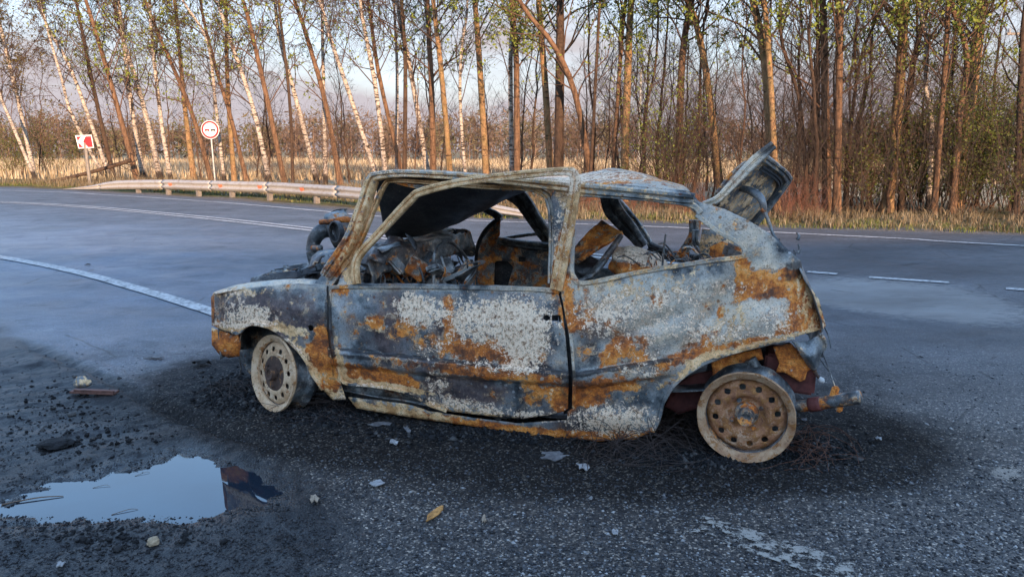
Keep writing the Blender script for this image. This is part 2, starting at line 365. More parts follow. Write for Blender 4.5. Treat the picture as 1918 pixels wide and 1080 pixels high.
def puddle():
    c = PUDW.mean(0); big = resample(c + (PUDW - c) * 1.12, .05)
    v, _, f, *_ = delaunay_2d_cdt([Vector(p) for p in big], [(i, (i + 1) % len(big)) for i in range(len(big))], [], 1, 1e-6)
    m = Mat('puddle_water'); n = m.noise(6, 2, .5)
    m.bsdf((.016, .024, .036), .02, 0, m.bump(n, .02, .004), .55)
    tag(link('puddle', npmesh('puddle', [(p.x, p.y, WATER_Z) for p in v], [t for t in f if len(t) == 3]), m.m), kind='structure')
puddle()

# painted lines
def paint_mat(name, wear):
    m = Mat(name); n = m.noise(26, 9, .75); b = m.noise(3, 5, .6)
    f = m.math('MULTIPLY', m.math('SUBTRACT', m.math('ADD', m.math('MULTIPLY', n, .8), m.math('MULTIPLY', b, .3)), wear), 7. if wear < .45 else 18., True)
    m.bsdf(m.mix(f, (.045, .048, .055), m.ramp(n, [(.3, (.42, .42, .41)), (.7, (.66, .65, .63))] if wear < .45 else [(.3, (.24, .22, .19)), (.7, (.42, .39, .34))])), .65)
    if wear > .45: m.put(m.b.inputs['Alpha'], f)
    return m.m
PAINT, WORN = paint_mat('road_paint', .42), paint_mat('worn_road_paint', .525)
def ribbon(name, px, w, z=.008, mat=PAINT, n=60, world=False, lo=0, hi=1):
    P = np.array([(p if world else tuple(G(*p)[:2])) for p in px]); P = smooth_poly(P, n)
    P = P[int(lo * (n - 1)):int(hi * (n - 1)) + 1]
    T = np.gradient(P, axis=0); T /= np.linalg.norm(T, axis=1, keepdims=True); N = np.stack([-T[:, 1], T[:, 0]], 1)
    jit = 1 + fbm(P, 9, 3, 8)[:, None] * .08
    A, B = P + N * w / 2 * jit, P - N * w / 2 * jit; k = len(P)
    V = np.column_stack([np.concatenate([A, B]), np.full(2 * k, z)]); Fq = [(i, i + 1, k + i + 1, k + i) for i in range(k - 1)]
    return tag(link(name, npmesh(name, V, Fq), mat), kind='structure')
far_line = [G(*p)[:2] for p in [(0, 356.5), (200, 365.5), (400, 378.5), (600, 395.5), (700, 405), (900, 414), (1100, 420.5), (1300, 428), (1500, 438), (1700, 448), (1918, 461)]]
ribbon('far_edge_line', [(-60, 38.5), (-36, 33)] + far_line + [(14, 5.9)], .12, n=160, world=True)
cl = [G(*p)[:2] for p in [(0, 379), (150, 387), (300, 400), (450, 415), (580, 429.5), (760, 449), (1000, 470), (1250, 490), (1500, 507)]]
cl = np.array([(-50, 31), (-40, 28.2), (-30, 25.0), (-22, 22.4), (-17, 20.7)] + [tuple(p) for p in cl])
for off in (-.115, .115):
    T = np.gradient(cl, axis=0); T /= np.linalg.norm(T, axis=1, keepdims=True); N = np.stack([-T[:, 1], T[:, 0]], 1)
    ribbon('centre_line', [tuple(p) for p in cl + N * off], .1, n=140, world=True)
for a, b in (((1512, 509.5), (1568, 514)), ((1628, 520), (1778, 530)), ((1884, 541), (2040, 553)), ((2160, 563), (2330, 577))):
    ribbon('lane_dash', [a, b], .12, n=6, mat=PAINT)
nl = [G(*p)[:2] for p in [(-260, 440), (0, 482), (130, 507), (250, 539), (395, 584)]]
ribbon('near_edge_line', [(-26, 21)] + nl + [(-.9, 4.55), (.1, 3.45)], .135, n=120, world=True, mat=PAINT)
ribbon('worn_line', [(1300, 985), (1390, 1012), (1500, 1048), (1600, 1085)], .15, n=40, mat=WORN, z=.011)
# ------------------------------------------------------------------ burnt-out car
O_ = G(1395, 870); FW = G(510, 772)
EX = (O_ - FW).normalized(); EY = Vector((-EX.y, EX.x, 0)); EZ = Vector((0, 0, 1))
CARM = Matrix(((EX.x, EY.x, 0, O_.x), (EX.y, EY.y, 0, O_.y), (0, 0, 1, 0), (0, 0, 0, 1)))
CINV = CARM.inverted(); CO = CINV @ Vector((0, 0, CAMH)); CR = CINV.to_3x3()
def C(px, py, y):
    d = CR @ rayd(px, py); t = (y - CO.y) / d.y
    return CO + d * t
def Cx(px, py, x):                       # the point of a pixel on a plane across the car
    d = CR @ rayd(px, py); t = (x - CO.x) / d.x
    return CO + d * t
def Cz(px, py, z):
    d = CR @ rayd(px, py); t = (z - CO.z) / d.z
    return CO + d * t
def C_np(PX, PY, Yv):
    a, b = (PX - CX) / F, (CY - PY) / F
    D = np.stack([a, CPH + b * SPH, -SPH + b * CPH], 1) @ np.array(CR).T
    t = (Yv - CO.y) / D[:, 1]
    return np.array(CO) + D * t[:, None]
def inv_px(V):                            # car-local points -> pixels
    W = np.asarray(V) @ np.array(CARM.to_3x3()).T + np.array(CARM.translation)
    return proj_np(W)[:2]

# where ash, rust, soot, bleached paint and painted-in shading lie on the near flank
BL = {
 'white': [(690, 560, 20, 16, .3), (1460, 590, 40, 30, .4), (1380, 540, 40, 20, .35), (1260, 600, 60, 40, .3), (775, 578, 38, 34, .75), (905, 600, 88, 46, .70), (990, 610, 45, 55, .55), (985, 655, 45, 40, .45), (800, 655, 40, 18, .4), (930, 688, 80, 14, .42, 8), (820, 715, 26, 22, .5), (880, 760, 90, 14, .62, 8),
           (700, 722, 55, 7, .5, 6), (1010, 778, 45, 12, .5), (1150, 785, 85, 30, .72), (1110, 590, 60, 45, .40), (1180, 570, 70, 40, .34, -20), (1300, 545, 60, 30, .3), (1330, 625, 60, 35, .32), (1420, 625, 60, 20, .3),
           (470, 585, 40, 25, .36), (430, 590, 40, 40, .30), (490, 590, 30, 14, .45), (460, 607, 60, 6, .5), (560, 655, 60, 6, .45, 40), (1190, 640, 60, 25, .25), (1220, 680, 60, 25, .25),
           (640, 745, 20, 12, .5), (1180, 700, 60, 14, .3), (1050, 430, 26, 90, .45, 8), (1070, 340, 20, 20, .5), (720, 325, 60, 8, .4), (900, 330, 200, 14, .35), (1150, 330, 120, 14, .38), (435, 548, 60, 7, .4), (1450, 430, 40, 14, .25, 35)],
 'rust': [(1070, 400, 12, 90, .4, 8), (1048, 500, 12, 50, .75, 8), (720, 400, 16, 80, .5, 28), (1150, 335, 120, 10, .35), (1150, 660, 60, 30, .35), (1290, 660, 80, 14, .4, -30), (840, 600, 14, 50, .5), (700, 600, 16, 16, .4), (960, 700, 90, 12, .5, 8), (1400, 640, 120, 8, .5, -14), (600, 690, 22, 55, .75, -15), (605, 640, 16, 35, .6), (632, 700, 20, 30, .5), (760, 612, 30, 22, .5), (800, 640, 30, 16, .4), (890, 655, 55, 24, .55), (960, 665, 60, 16, .4), (830, 690, 120, 9, .42, 8), (690, 703, 60, 16, .75, 10), (760, 718, 40, 14, .62, 20),
          (1000, 730, 30, 20, .3), (1060, 580, 14, 40, .5), (1085, 590, 25, 35, .45), (1100, 738, 40, 22, .72), (1160, 720, 40, 14, .45), (1440, 535, 55, 22, .95, -8), (1395, 520, 16, 35, .8), (1500, 560, 24, 55, .72, -25), (1525, 600, 28, 18, .7),
          (1480, 600, 50, 16, .35), (1350, 585, 10, 10, .5), (1230, 560, 14, 14, .5), (850, 790, 260, 9, .75, 7), (1120, 815, 110, 9, .7), (720, 768, 60, 10, .6, 8), (1060, 755, 16, 30, .55), (425, 650, 30, 18, .85), (410, 640, 14, 40, .7), (397, 570, 6, 40, .8),
          (1020, 750, 60, 10, .3), (470, 610, 50, 6, .35), (640, 545, 18, 10, .4), (640, 480, 50, 25, .55, -50), (690, 400, 26, 60, .45, 20), (1180, 650, 40, 25, .22), (1150, 600, 30, 18, .3), (740, 440, 60, 20, .3, -45), (1065, 430, 10, 60, .3, 8), (1050, 480, 10, 45, .5, 8), (1230, 500, 160, 8, .35, -8)],
 'dark': [(1400, 655, 120, 6, .8, -14), (850, 677, 250, 4.5, 1.1, 6), (760, 742, 50, 8, .9, 14), (1170, 687, 110, 4.5, 1.1, -9), (960, 780, 130, 5, .9, 3), (620, 640, 5, 100, .8, -4), (1020, 690, 40, 10, .5), (660, 668, 60, 5, .8, 6), (720, 640, 70, 20, .3), (405, 580, 30, 35, .55), (540, 590, 60, 40, .35), (700, 742, 60, 10, .9, 8), (860, 728, 75, 22, .55, 8), (1000, 745, 50, 20, .40), (1490, 505, 24, 22, .95, -30), (615, 575, 8, 40, .5), (1020, 700, 50, 30, .2), (700, 340, 12, 20, .2), (740, 590, 25, 40, .28), (690, 640, 20, 25, .3), (1060, 700, 14, 90, .35), (1440, 275, 24, 14, .7)],  # soot, plus shade painted along creases, door gaps and panel edges
 'pale': [(1250, 600, 230, 110, 1.05, -8), (1450, 600, 90, 50, .5), (1440, 590, 90, 60, .5), (1390, 590, 50, 40, .4), (1150, 540, 130, 30, .3), (1400, 440, 100, 50, .75, 35), (900, 330, 300, 18, .7), (1150, 340, 160, 22, .8), (880, 540, 260, 8, .75), (640, 680, 100, 8, .35, 8), (760, 690, 150, 8, .4, 8), (680, 590, 40, 50, .18), (1380, 320, 80, 20, .8, -45), (520, 535, 120, 8, .6), (700, 555, 60, 20, .25), (1040, 450, 30, 90, .6)],  # bleached paint, plus a highlight painted on the rear dent
 'umber': [(1250, 560, 60, 20, .5, -20), (1330, 640, 60, 18, .5, -20), (1180, 650, 50, 30, .5), (650, 560, 20, 30, .5), (1450, 560, 40, 20, .5), (780, 680, 60, 14, .6), (540, 590, 70, 50, .9), (455, 585, 50, 40, .8), (870, 728, 95, 28, 1.1, 8), (700, 630, 30, 40, .6), (740, 585, 20, 45, .7), (1010, 655, 40, 50, .7), (640, 690, 20, 40, .5), (960, 690, 90, 16, .7, 8), (1130, 620, 70, 25, .5), (1100, 590, 24, 40, .8), (830, 620, 16, 40, .9), (1500, 520, 30, 30, .6), (900, 540, 250, 6, .3)],
 'cream': [(510, 610, 75, 9, .6, 12), (575, 680, 12, 60, .5, -30), (642, 700, 8, 60, .55, -12), (720, 722, 90, 6, .8, 9), (850, 765, 120, 10, .5, 8), (650, 780, 90, 20, .4), (720, 770, 110, 12, .65, 8), (620, 745, 30, 14, .6), (1290, 690, 60, 8, .5, -35), (1400, 650, 130, 6, .5, -14), (430, 548, 60, 10, .4), (1070, 350, 20, 60, .5, 8), (900, 345, 200, 20, .4), (430, 615, 40, 6, .6), (720, 400, 60, 80, .4, 30), (660, 500, 20, 30, .5), (1520, 570, 30, 60, .35), (1190, 545, 120, 40, .25, -10), (1360, 610, 50, 40, .28)],
}
def car_attrs(PX, PY):
    return {k: np.clip(blobs(PX, PY, v), 0, 1.3) for k, v in BL.items()}

def burnt(name, W=0., Ru=0., D=0., P=0., Cc=0., use=True):
    m = Mat(name)
    def lay(a, c):
        return m.math('ADD', m.math('MULTIPLY', m.attr(a), .62), c) if use else c
    def amp(n, k=2.3): return m.math('MULTIPLY_ADD3', n, k) if False else m.math('ADD', m.math('MULTIPLY', m.math('SUBTRACT', n, .5), k), .5)
    nA = amp(m.noise(7, 8, .62), 1.5); nB = amp(m.noise(16, 9, .7, m.scalevec(1, 1.3, 1.1))); nC = amp(m.noise(34, 8, .72), 1.9); nF = amp(m.noise(120, 4, .65), 2.0); nG = amp(m.noise(11, 9, .66, m.scalevec(1.1, .9, 1, (.4, .2, .1))), 1.8)
    lo = m.noise(3.5, 5, .55)
    steel = m.ramp(nA, [(.26, (.018, .022, .027)), (.38, (.090, .105, .112)), (.52, (.26, .28, .28)), (.70, (.52, .51, .48))])
    purple = m.ramp(nG, [(.3, (.045, .033, .034)), (.7, (.17, .125, .118))])
    steel = m.mix(m.math('MULTIPLY', m.math('SUBTRACT', lo, .52), 7., True), steel, purple)
    palec = m.ramp(nG, [(.25, (.30, .32, .315)), (.45, (.50, .505, .475)), (.62, (.66, .61, .52)), (.8, (.76, .66, .51))])
    pf = m.math('MULTIPLY', m.math('SUBTRACT', m.math('ADD', lay('pale', P), m.math('MULTIPLY', nA, .9)), .72), 2.6, True)
    col = m.mix(pf, steel, palec)
    # scattered round blisters
    vd = m.vor(30); vs = m.sep(m.vor(30, 'Color'))
    dots = m.math('MULTIPLY', m.math('LESS_THAN', m.math('ADD', vd, m.math('MULTIPLY', nC, .25)), .33), m.math('GREATER_THAN', vs[0], .66))
    dcol = m.ramp(vs[1], [(0., (.14, .05, .03)), (.4, (.30, .15, .06)), (.6, (.40, .40, .39)), (1., (.62, .58, .52))], 'CONSTANT')
    # umber heat stain
    uf = m.math('MULTIPLY', m.math('SUBTRACT', m.math('ADD', lay('umber', 0.), m.math('MULTIPLY', nG, .5)), .52), 4., True)
    col = m.mix(m.math('MULTIPLY', uf, .85), col, m.ramp(nC, [(.25, (.055, .036, .036)), (.5, (.12, .08, .078)), (.75, (.20, .145, .135))]))
    # rust: a soft stain with a harder, darker-edged core
    rs = m.math('SUBTRACT', m.math('ADD', lay('rust', Ru), m.math('ADD', m.math('MULTIPLY', nB, .55), m.math('MULTIPLY', nA, .40))), .80)
    soft = m.math('MULTIPLY', m.math('ADD', rs, .16), 3.2, True); rf = m.math('MULTIPLY', rs, 16., True)
    rh = m.noise(5.5, 7, .7, m.scalevec(1, 1, 1.6, (.3, .1, .2)))
    rcol = m.ramp(m.math('ADD', m.math('MULTIPLY', nC, .45), m.math('MULTIPLY', amp(rh, 2.2), .55)), [(.18, (.055, .03, .026)), (.34, (.16, .065, .03)), (.47, (.46, .145, .028)), (.58, (.70, .29, .06)), (.70, (.76, .42, .16)), (.84, (.80, .62, .42))])
    col = m.mix(m.math('MULTIPLY', soft, .55), col, m.ramp(nB, [(.3, (.15, .07, .04)), (.55, (.44, .21, .09)), (.8, (.64, .46, .28))]))
    rim = m.math('MULTIPLY', m.math('SUBTRACT', .035, m.math('ABSOLUTE', m.math('ADD', rs, .015))), 30., True)
    col = m.mix(rf, col, rcol)
    col = m.mix(m.math('MULTIPLY', rim, .75), col, m.mix(m.math('GREATER_THAN', nG, .5), (.66, .54, .38), (.06, .028, .022)))
    col = m.mix(m.math('MULTIPLY', dots, .8), col, dcol)
    # soot and the painted crease and gap shade
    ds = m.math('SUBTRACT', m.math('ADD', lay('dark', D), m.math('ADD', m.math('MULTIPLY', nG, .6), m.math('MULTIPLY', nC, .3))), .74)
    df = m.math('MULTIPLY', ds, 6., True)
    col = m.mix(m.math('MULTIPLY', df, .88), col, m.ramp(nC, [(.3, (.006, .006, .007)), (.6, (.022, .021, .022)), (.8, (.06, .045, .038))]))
    # cream scorched primer
    cs = m.math('SUBTRACT', m.math('ADD', lay('cream', Cc), m.math('ADD', m.math('MULTIPLY', nC, .7), m.math('MULTIPLY', nB, .2))), .79)
    cf = m.math('MULTIPLY', cs, 16., True)
    col = m.mix(m.math('MULTIPLY', cf, .92), col, m.ramp(nB, [(.3, (.46, .28, .13)), (.55, (.76, .57, .34)), (.75, (.84, .71, .52))]))
    # white ash, pitted
    wsx = m.math('SUBTRACT', m.math('ADD', lay('white', W), m.math('ADD', m.math('MULTIPLY', nC, .62), m.math('MULTIPLY', nF, .38))), .86)
    wf = m.math('MULTIPLY', wsx, 22., True)
    wrim = m.math('MULTIPLY', m.math('SUBTRACT', .06, m.math('ABSOLUTE', m.math('ADD', wsx, .03))), 20., True)
    col = m.mix(m.math('MULTIPLY', wrim, m.math('MULTIPLY', amp(rh, 2.), .8)), col, m.ramp(nB, [(.3, (.12, .055, .04)), (.6, (.42, .21, .09)), (.8, (.60, .46, .32))]))
    wcol = m.ramp(m.noise(60, 6, .75), [(.36, (.12, .06, .045)), (.43, (.52, .38, .28)), (.50, (.84, .75, .66)), (.7, (.92, .86, .79))])
    col = m.mix(m.math('MULTIPLY', wf, .96), col, wcol)
    # fine pitting everywhere
    sm = m.math('MULTIPLY', m.math('SUBTRACT', m.noise(75, 7, .75), .56), 22., True); col = m.mix(m.math('MULTIPLY', sm, m.math('MULTIPLY', amp(m.noise(6, 4, .6), 3.), .6, True)), col, (.028, .02, .018))
    li = m.math('MULTIPLY', m.math('SUBTRACT', m.noise(85, 7, .75, m.scalevec(1.2, 1, .9)), .585), 22., True); col = m.mix(m.math('MULTIPLY', li, m.math('MULTIPLY', amp(m.noise(4.5, 4, .6), 3.), .5, True)), col, (.66, .58, .47))
    pit = m.math('LESS_THAN', m.noise(190, 3, .6), .40)
    col = m.mix(m.math('MULTIPLY', pit, .55), col, (.03, .018, .014))
    col = m.mix(m.math('MAXIMUM', m.math('MAXIMUM', m.math('MAXIMUM', wf, rf), cf), m.math('MAXIMUM', m.math('MULTIPLY', soft, .7), m.math('MULTIPLY', pf, .75))), col, m.mix(1., col, (1.18, .99, .78), 'MULTIPLY'))
    rough = m.mix(m.math('MAXIMUM', m.math('MAXIMUM', wf, rf), cf), m.ramp(nG, [(.3, .30), (.7, .52)]), .82)
    hgt = m.math('ADD', m.math('MULTIPLY', m.math('ADD', m.math('ADD', wf, m.math('MULTIPLY', rf, .3)), cf), .35), m.math('ADD', m.math('MULTIPLY', nC, .5), m.math('MULTIPLY', nF, .35)))
    met = m.math('MULTIPLY', m.math('SUBTRACT', 1., m.math('MAXIMUM', m.math('MAXIMUM', wf, rf), m.math('MAXIMUM', cf, df))), .18, True)
    return m.bsdf(col, rough, met, m.bump(hgt, .5, .0035), .5)
SKIN = burnt('scorched_paint', Ru=.15, Cc=.18, W=.07)
FRAMEM = burnt('scorched_frame', W=.04, Ru=.12, D=.14, P=.2, Cc=.26)
ROOFM = burnt('scorched_roof', W=.12, Ru=.24, D=.12, P=.35, Cc=.20, use=True)
SOOTM = burnt('sooty_metal', W=-.05, Ru=.16, D=.36, use=False)
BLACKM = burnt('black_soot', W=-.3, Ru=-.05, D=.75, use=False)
RUSTM = burnt('rusty_metal', W=-.12, Ru=.32, D=.18, use=False)
REDM = simple('red_primer', (.13, .035, .028), .75, .1, .6, 14, .4)
OCHRE = burnt('ochre_rust', W=.0, Ru=.62, D=.02, Cc=.12, use=False)
def rim_mat(name, c0, c1, c2, rust):
    m = Mat(name); n = m.noise(14, 8, .7); n2 = m.noise(60, 7, .75); n3 = m.noise(30, 8, .72)
    c = m.ramp(n, [(.32, c0), (.5, c1), (.68, c2)]); k = m.math('MULTIPLY', m.math('SUBTRACT', m.math('ADD', n3, rust), .62), 18., True)
    c = m.mix(k, c, m.ramp(n2, [(.35, (.09, .03, .012)), (.5, (.30, .115, .035)), (.65, (.48, .23, .075))])); c = m.mix(m.math('MULTIPLY', m.math('LESS_THAN', n2, .40), .6), c, (.06, .03, .02))
    return m.bsdf(c, .8, 0, m.bump(m.math('ADD', n2, k), .5, .003))
RIMW = rim_mat('cream_rim', (.40, .21, .10), (.68, .46, .27), (.80, .60, .40), .07)
RIMR = rim_mat('rust_rim', (.24, .09, .045), (.52, .24, .115), (.70, .50, .33), .14)
FLANGER = rim_mat('rust_flange', (.30, .14, .07), (.52, .31, .17), (.66, .48, .31), .10)
HUBM = rim_mat('hub_metal', (.035, .022, .018), (.085, .05, .036), (.15, .09, .06), .05)
HATCHM = burnt('hatch_inner', W=.24, Ru=-.05, D=.04, P=.3, Cc=.38, use=False)

car = tag(empty('burnt_car', mat=CARM), 'burnt-out rusty hatchback wreck standing on bare rims', 'car')

CREASES = [([(618, 655), (700, 663), (800, 674), (950, 687), (1072, 699)], 0), ([(620, 683), (700, 690), (800, 701), (950, 713), (1074, 722)], 1),
           ([(1076, 697), (1150, 688), (1270, 668)], 0), ([(1080, 727), (1160, 716), (1262, 702)], 1)]
def yskin(PX, PY, V, kind='side'):
    z = V[:, 2]; x = V[:, 0]
    y = -.015 + np.clip(z - .52, 0, 9) * .22 + np.clip(.30 - z, 0, 9) * .16
    if kind == 'side':
        for pl, down in CREASES:
            pl = np.array(pl); yc = np.interp(PX, pl[:, 0], pl[:, 1]); ins = np.clip((PX - pl[0, 0] + 12) / 12, 0, 1) * np.clip((pl[-1, 0] + 8 - PX) / 25, 0, 1)
            s = np.clip((PY - yc) / 4 + .5, 0, 1)
            y = y + (-.027 if down == 0 else .024) * s * ins * np.exp(-np.clip(PY - yc, 0, 999) / 200)
        # crushed rear quarter: one long valley and the swelling beside it, ripples by the arch
        t = ((PX - 1345) * .56 + (PY - 578) * -.83); u = ((PX - 1345) * .83 + (PY - 578) * .56)
        y = y + .045 * np.exp(-(u / 26) ** 2 - (t / 75) ** 2) - .028 * np.exp(-((PX - 1425) / 45) ** 2 - ((PY - 600) / 38) ** 2)
        y = y + .02 * np.exp(-((PX - 1200) / 90) ** 2 - ((PY - 615 + (PX - 1200) * .35) / 16) ** 2) + .016 * np.exp(-((PX - 1280) / 50) ** 2 - ((PY - 650) / 25) ** 2)
        y = y - .02 * np.exp(-((PX - 1150) / 70) ** 2 - ((PY - 785) / 22) ** 2) + .012 * np.exp(-((PX - 720) / 40) ** 2 - ((PY - 600) / 50) ** 2)
        y = y + np.clip(PX - 1480, 0, 99) * .0022 + np.clip(440 - PX, 0, 60) ** 2 * .00004
    P2 = np.column_stack([x, z]); y = y + fbm(P2, 5, 3, 21) * .006 + fbm(P2, 22, 3, 22) * .0022
    return y
def panel(name, outline, mat, step=5, holes=(), kind='side', parent=None, dy=0., yfun=None, thick=.004, rough_edge=.8):
    ol = np.array(outline, float); ol = resample(ol, step)
    ol = ol + np.stack([fbm(ol, .12, 2, 31), fbm(ol, .12, 2, 32)], 1) * rough_edge
    H_ = [resample(np.array(h, float), step * .7) for h in holes]
    x0, y0 = ol.min(0); x1, y1 = ol.max(0)
    gx, gy = np.meshgrid(np.arange(x0, x1, step), np.arange(y0, y1, step * .87)); gx[1::2] += step / 2
    gx, gy = gx.ravel() + RNG.uniform(-.15, .15, gx.size) * step, gy.ravel() + RNG.uniform(-.15, .15, gy.size) * step
    k = inpoly(gx, gy, ol) & (dist_poly(gx, gy, ol) > step * .55)
    for h in H_: k &= ~inpoly(gx, gy, h) & (dist_poly(gx, gy, h) > step * .45)
    pts = [Vector(p) for p in ol]; e = [(i, (i + 1) % len(ol)) for i in range(len(ol))]
    for h in H_:
        b = len(pts); pts += [Vector(p) for p in h]; e += [(b + i, b + (i + 1) % len(h)) for i in range(len(h))]
    pts += [Vector(p) for p in zip(gx[k], gy[k])]
    v, _, f, *_ = delaunay_2d_cdt(pts, e, [], 0, 1e-4)
    P = np.array([(p.x, p.y) for p in v]); T = np.array([t for t in f if len(t) == 3]); c = P[T].mean(1)
    kk = inpoly(c[:, 0], c[:, 1], ol)
    for h in H_: kk &= ~inpoly(c[:, 0], c[:, 1], h)
    T = T[kk]
    Yv = np.zeros(len(P))
    for it in range(3):
        V = C_np(P[:, 0], P[:, 1], Yv); Yv = (yskin(P[:, 0], P[:, 1], V, kind) if yfun is None else yfun(P[:, 0], P[:, 1], V)) + dy
    V = C_np(P[:, 0], P[:, 1], Yv)
    me = npmesh(name, V, T, car_attrs(P[:, 0], P[:, 1])); o = link(name, me, mat, parent or car)
    s = o.modifiers.new('sheet', 'SOLIDIFY'); s.thickness = thick; s.offset = 0
    return o
def sweep(name, pts3, w, d, mat, parent=None, up=None, n=40, ridge=.25, jit=.06, attrs=True, closed_ends=True):
    """bent pressed-metal frame: width w (may be list) in plane, depth d across, with a groove down its face"""
    P = smooth_poly([tuple(p) for p in pts3], n); T = np.gradient(P, axis=0); T /= np.linalg.norm(T, axis=1, keepdims=True)
    U = np.tile(np.array(up if up is not None else (0, 1, 0), float), (n, 1)); A = np.cross(T, U); A /= np.linalg.norm(A, axis=1, keepdims=True) + 1e-9; B = np.cross(A, T)
    w = np.interp(np.linspace(0, 1, n), np.linspace(0, 1, len(np.atleast_1d(w))), np.atleast_1d(w)); d = np.interp(np.linspace(0, 1, n), np.linspace(0, 1, len(np.atleast_1d(d))), np.atleast_1d(d))
    w = w * (1 + fbm(P, 14, 3, 41) * jit * 2)
    sec = [(-.5, .35), (-.5, -.35), (-.38, -.5), (-.12, -.5), (-.06, -.5 + ridge), (.06, -.5 + ridge), (.12, -.5), (.38, -.5), (.5, -.35), (.5, .35), (.36, .5), (-.36, .5)]
    V = np.concatenate([(P + A * (w * a)[:, None] + B * (d * b)[:, None])[:, None, :] for a, b in sec], 1); S = len(sec)
    V = V + (fbm(V.reshape(-1, 3), 30, 2, 43) * .0016).reshape(n, S, 1)
    I = np.arange(n * S).reshape(n, S); J = np.roll(I, -1, 1)
    Fq = np.stack([I[:-1].ravel(), J[:-1].ravel(), J[1:].ravel(), I[1:].ravel()], 1)
    cap = [[I[k][0], I[k][i], I[k][i + 1], I[k][i + 1]] for k in (0, -1) for i in range(1, S - 1)]
    V = V.reshape(-1, 3); px, py = inv_px(V)
    Fall = [tuple(q) for q in Fq] + [(a, b, c) for a, b, c, _ in cap]
    me = bpy.data.meshes.new(name); me.from_pydata(V.tolist(), [], Fall)
    if attrs:
        for a, val in car_attrs(px, py).items():
            at = me.attributes.new(a, 'FLOAT', 'POINT'); at.data.foreach_set('value', np.asarray(val, np.float32))
    me.update(); o = link(name, me, mat, parent or car)
    me.set_sharp_from_angle(angle=R(38)); return o
def tube(name, pts3, r, mat, parent=None, S=8, n=24, flat=1.):
    P = smooth_poly([tuple(p) for p in pts3], n); rr = np.interp(np.linspace(0, 1, n), np.linspace(0, 1, len(np.atleast_1d(r))), np.atleast_1d(r))
    V, Fq = tubes(P[None], rr[None], S)
    me = bpy.data.meshes.new(name); b = (n - 1) * S
    me.from_pydata(V.tolist(), [], [tuple(q) for q in Fq] + [tuple(range(S - 1, -1, -1)), tuple(range(b, b + S))]); me.update()
    return link(name, me, mat, parent or car)
def lathe(name, prof, mat, M, parent, S=40, jit=0.):
    """profile (radius, offset along axis)"""
    V = []; 
    for r, h in prof:
        a = np.arange(S) * 2 * math.pi / S; V.append(np.stack([r * np.cos(a), np.full(S, h), r * np.sin(a)], 1))
    V = np.concatenate(V)
    if jit: V = V + (fbm(V * 1., 25, 3, 51) * jit)[:, None] * np.array([1, .6, 1])
    k = len(prof); I = np.arange(k * S).reshape(k, S); J = np.roll(I, -1, 1)
    Fq = np.stack([I[:-1].ravel(), J[:-1].ravel(), J[1:].ravel(), I[1:].ravel()], 1)
    V = V @ np.array(M.to_3x3()).T + np.array(M.translation)
    o = link(name, npmesh(name, V, Fq), mat, parent); o.data.set_sharp_from_angle(angle=R(42)); return o
def boxm(name, c, s, mat, parent, rot=(0, 0, 0), bev=.006, jit=0.):
    bm = bmesh.new(); bmesh.ops.create_cube(bm, size=1)
    for v in bm.verts: v.co = Vector((v.co.x * s[0], v.co.y * s[1], v.co.z * s[2]))
    bmesh.ops.bevel(bm, geom=bm.edges[:], offset=min(bev, min(s) * .3), segments=2, affect='EDGES')
    if jit:
        bmesh.ops.subdivide_edges(bm, edges=[e for e in bm.edges if e.calc_length() > .04], cuts=3, use_grid_fill=True)
        for v in bm.verts: v.co += Vector((mnoise.noise(v.co * 9 + Vector((1, 0, 0))), mnoise.noise(v.co * 9 + Vector((0, 5, 0))), mnoise.noise(v.co * 9 + Vector((0, 0, 9))))) * jit
    Mx = Matrix.Translation(c) @ Matrix.Rotation(rot[2], 4, 'Z') @ Matrix.Rotation(rot[1], 4, 'Y') @ Matrix.Rotation(rot[0], 4, 'X')
    bm.transform(Mx); me = bpy.data.meshes.new(name); bm.to_mesh(me); bm.free()
    o = link(name, me, mat, parent); me.set_sharp_from_angle(angle=R(35)); return o
def sheet(name, rows, mat, parent=None, nu=24, nv=24, jit=.008, thick=.004, attrs=False, rip=0):
    """lofted crumpled sheet through rows of 3-D points"""
    A = np.array([smooth_poly([tuple(p) for p in r], nu) for r in rows]); out = np.stack([smooth_poly(A[:, i], nv) for i in range(nu)], 1)
    V = out.reshape(-1, 3); V = V + np.stack([fbm(V, 8, 4, 61), fbm(V, 8, 4, 62), fbm(V, 8, 4, 63)], 1) * jit
    I = np.arange(nv * nu).reshape(nv, nu); Fq = np.stack([I[:-1, :-1].ravel(), I[:-1, 1:].ravel(), I[1:, 1:].ravel(), I[1:, :-1].ravel()], 1)
    if rip:
        c = V[Fq].mean(1); Fq = Fq[fbm(c, 11, 3, 66) < rip]
    at = None
    if attrs: at = car_attrs(*inv_px(V))
    o = link(name, npmesh(name, V, Fq, at), mat, parent or car); s = o.modifiers.new('sheet', 'SOLIDIFY'); s.thickness = thick; s.offset = 0
    return o

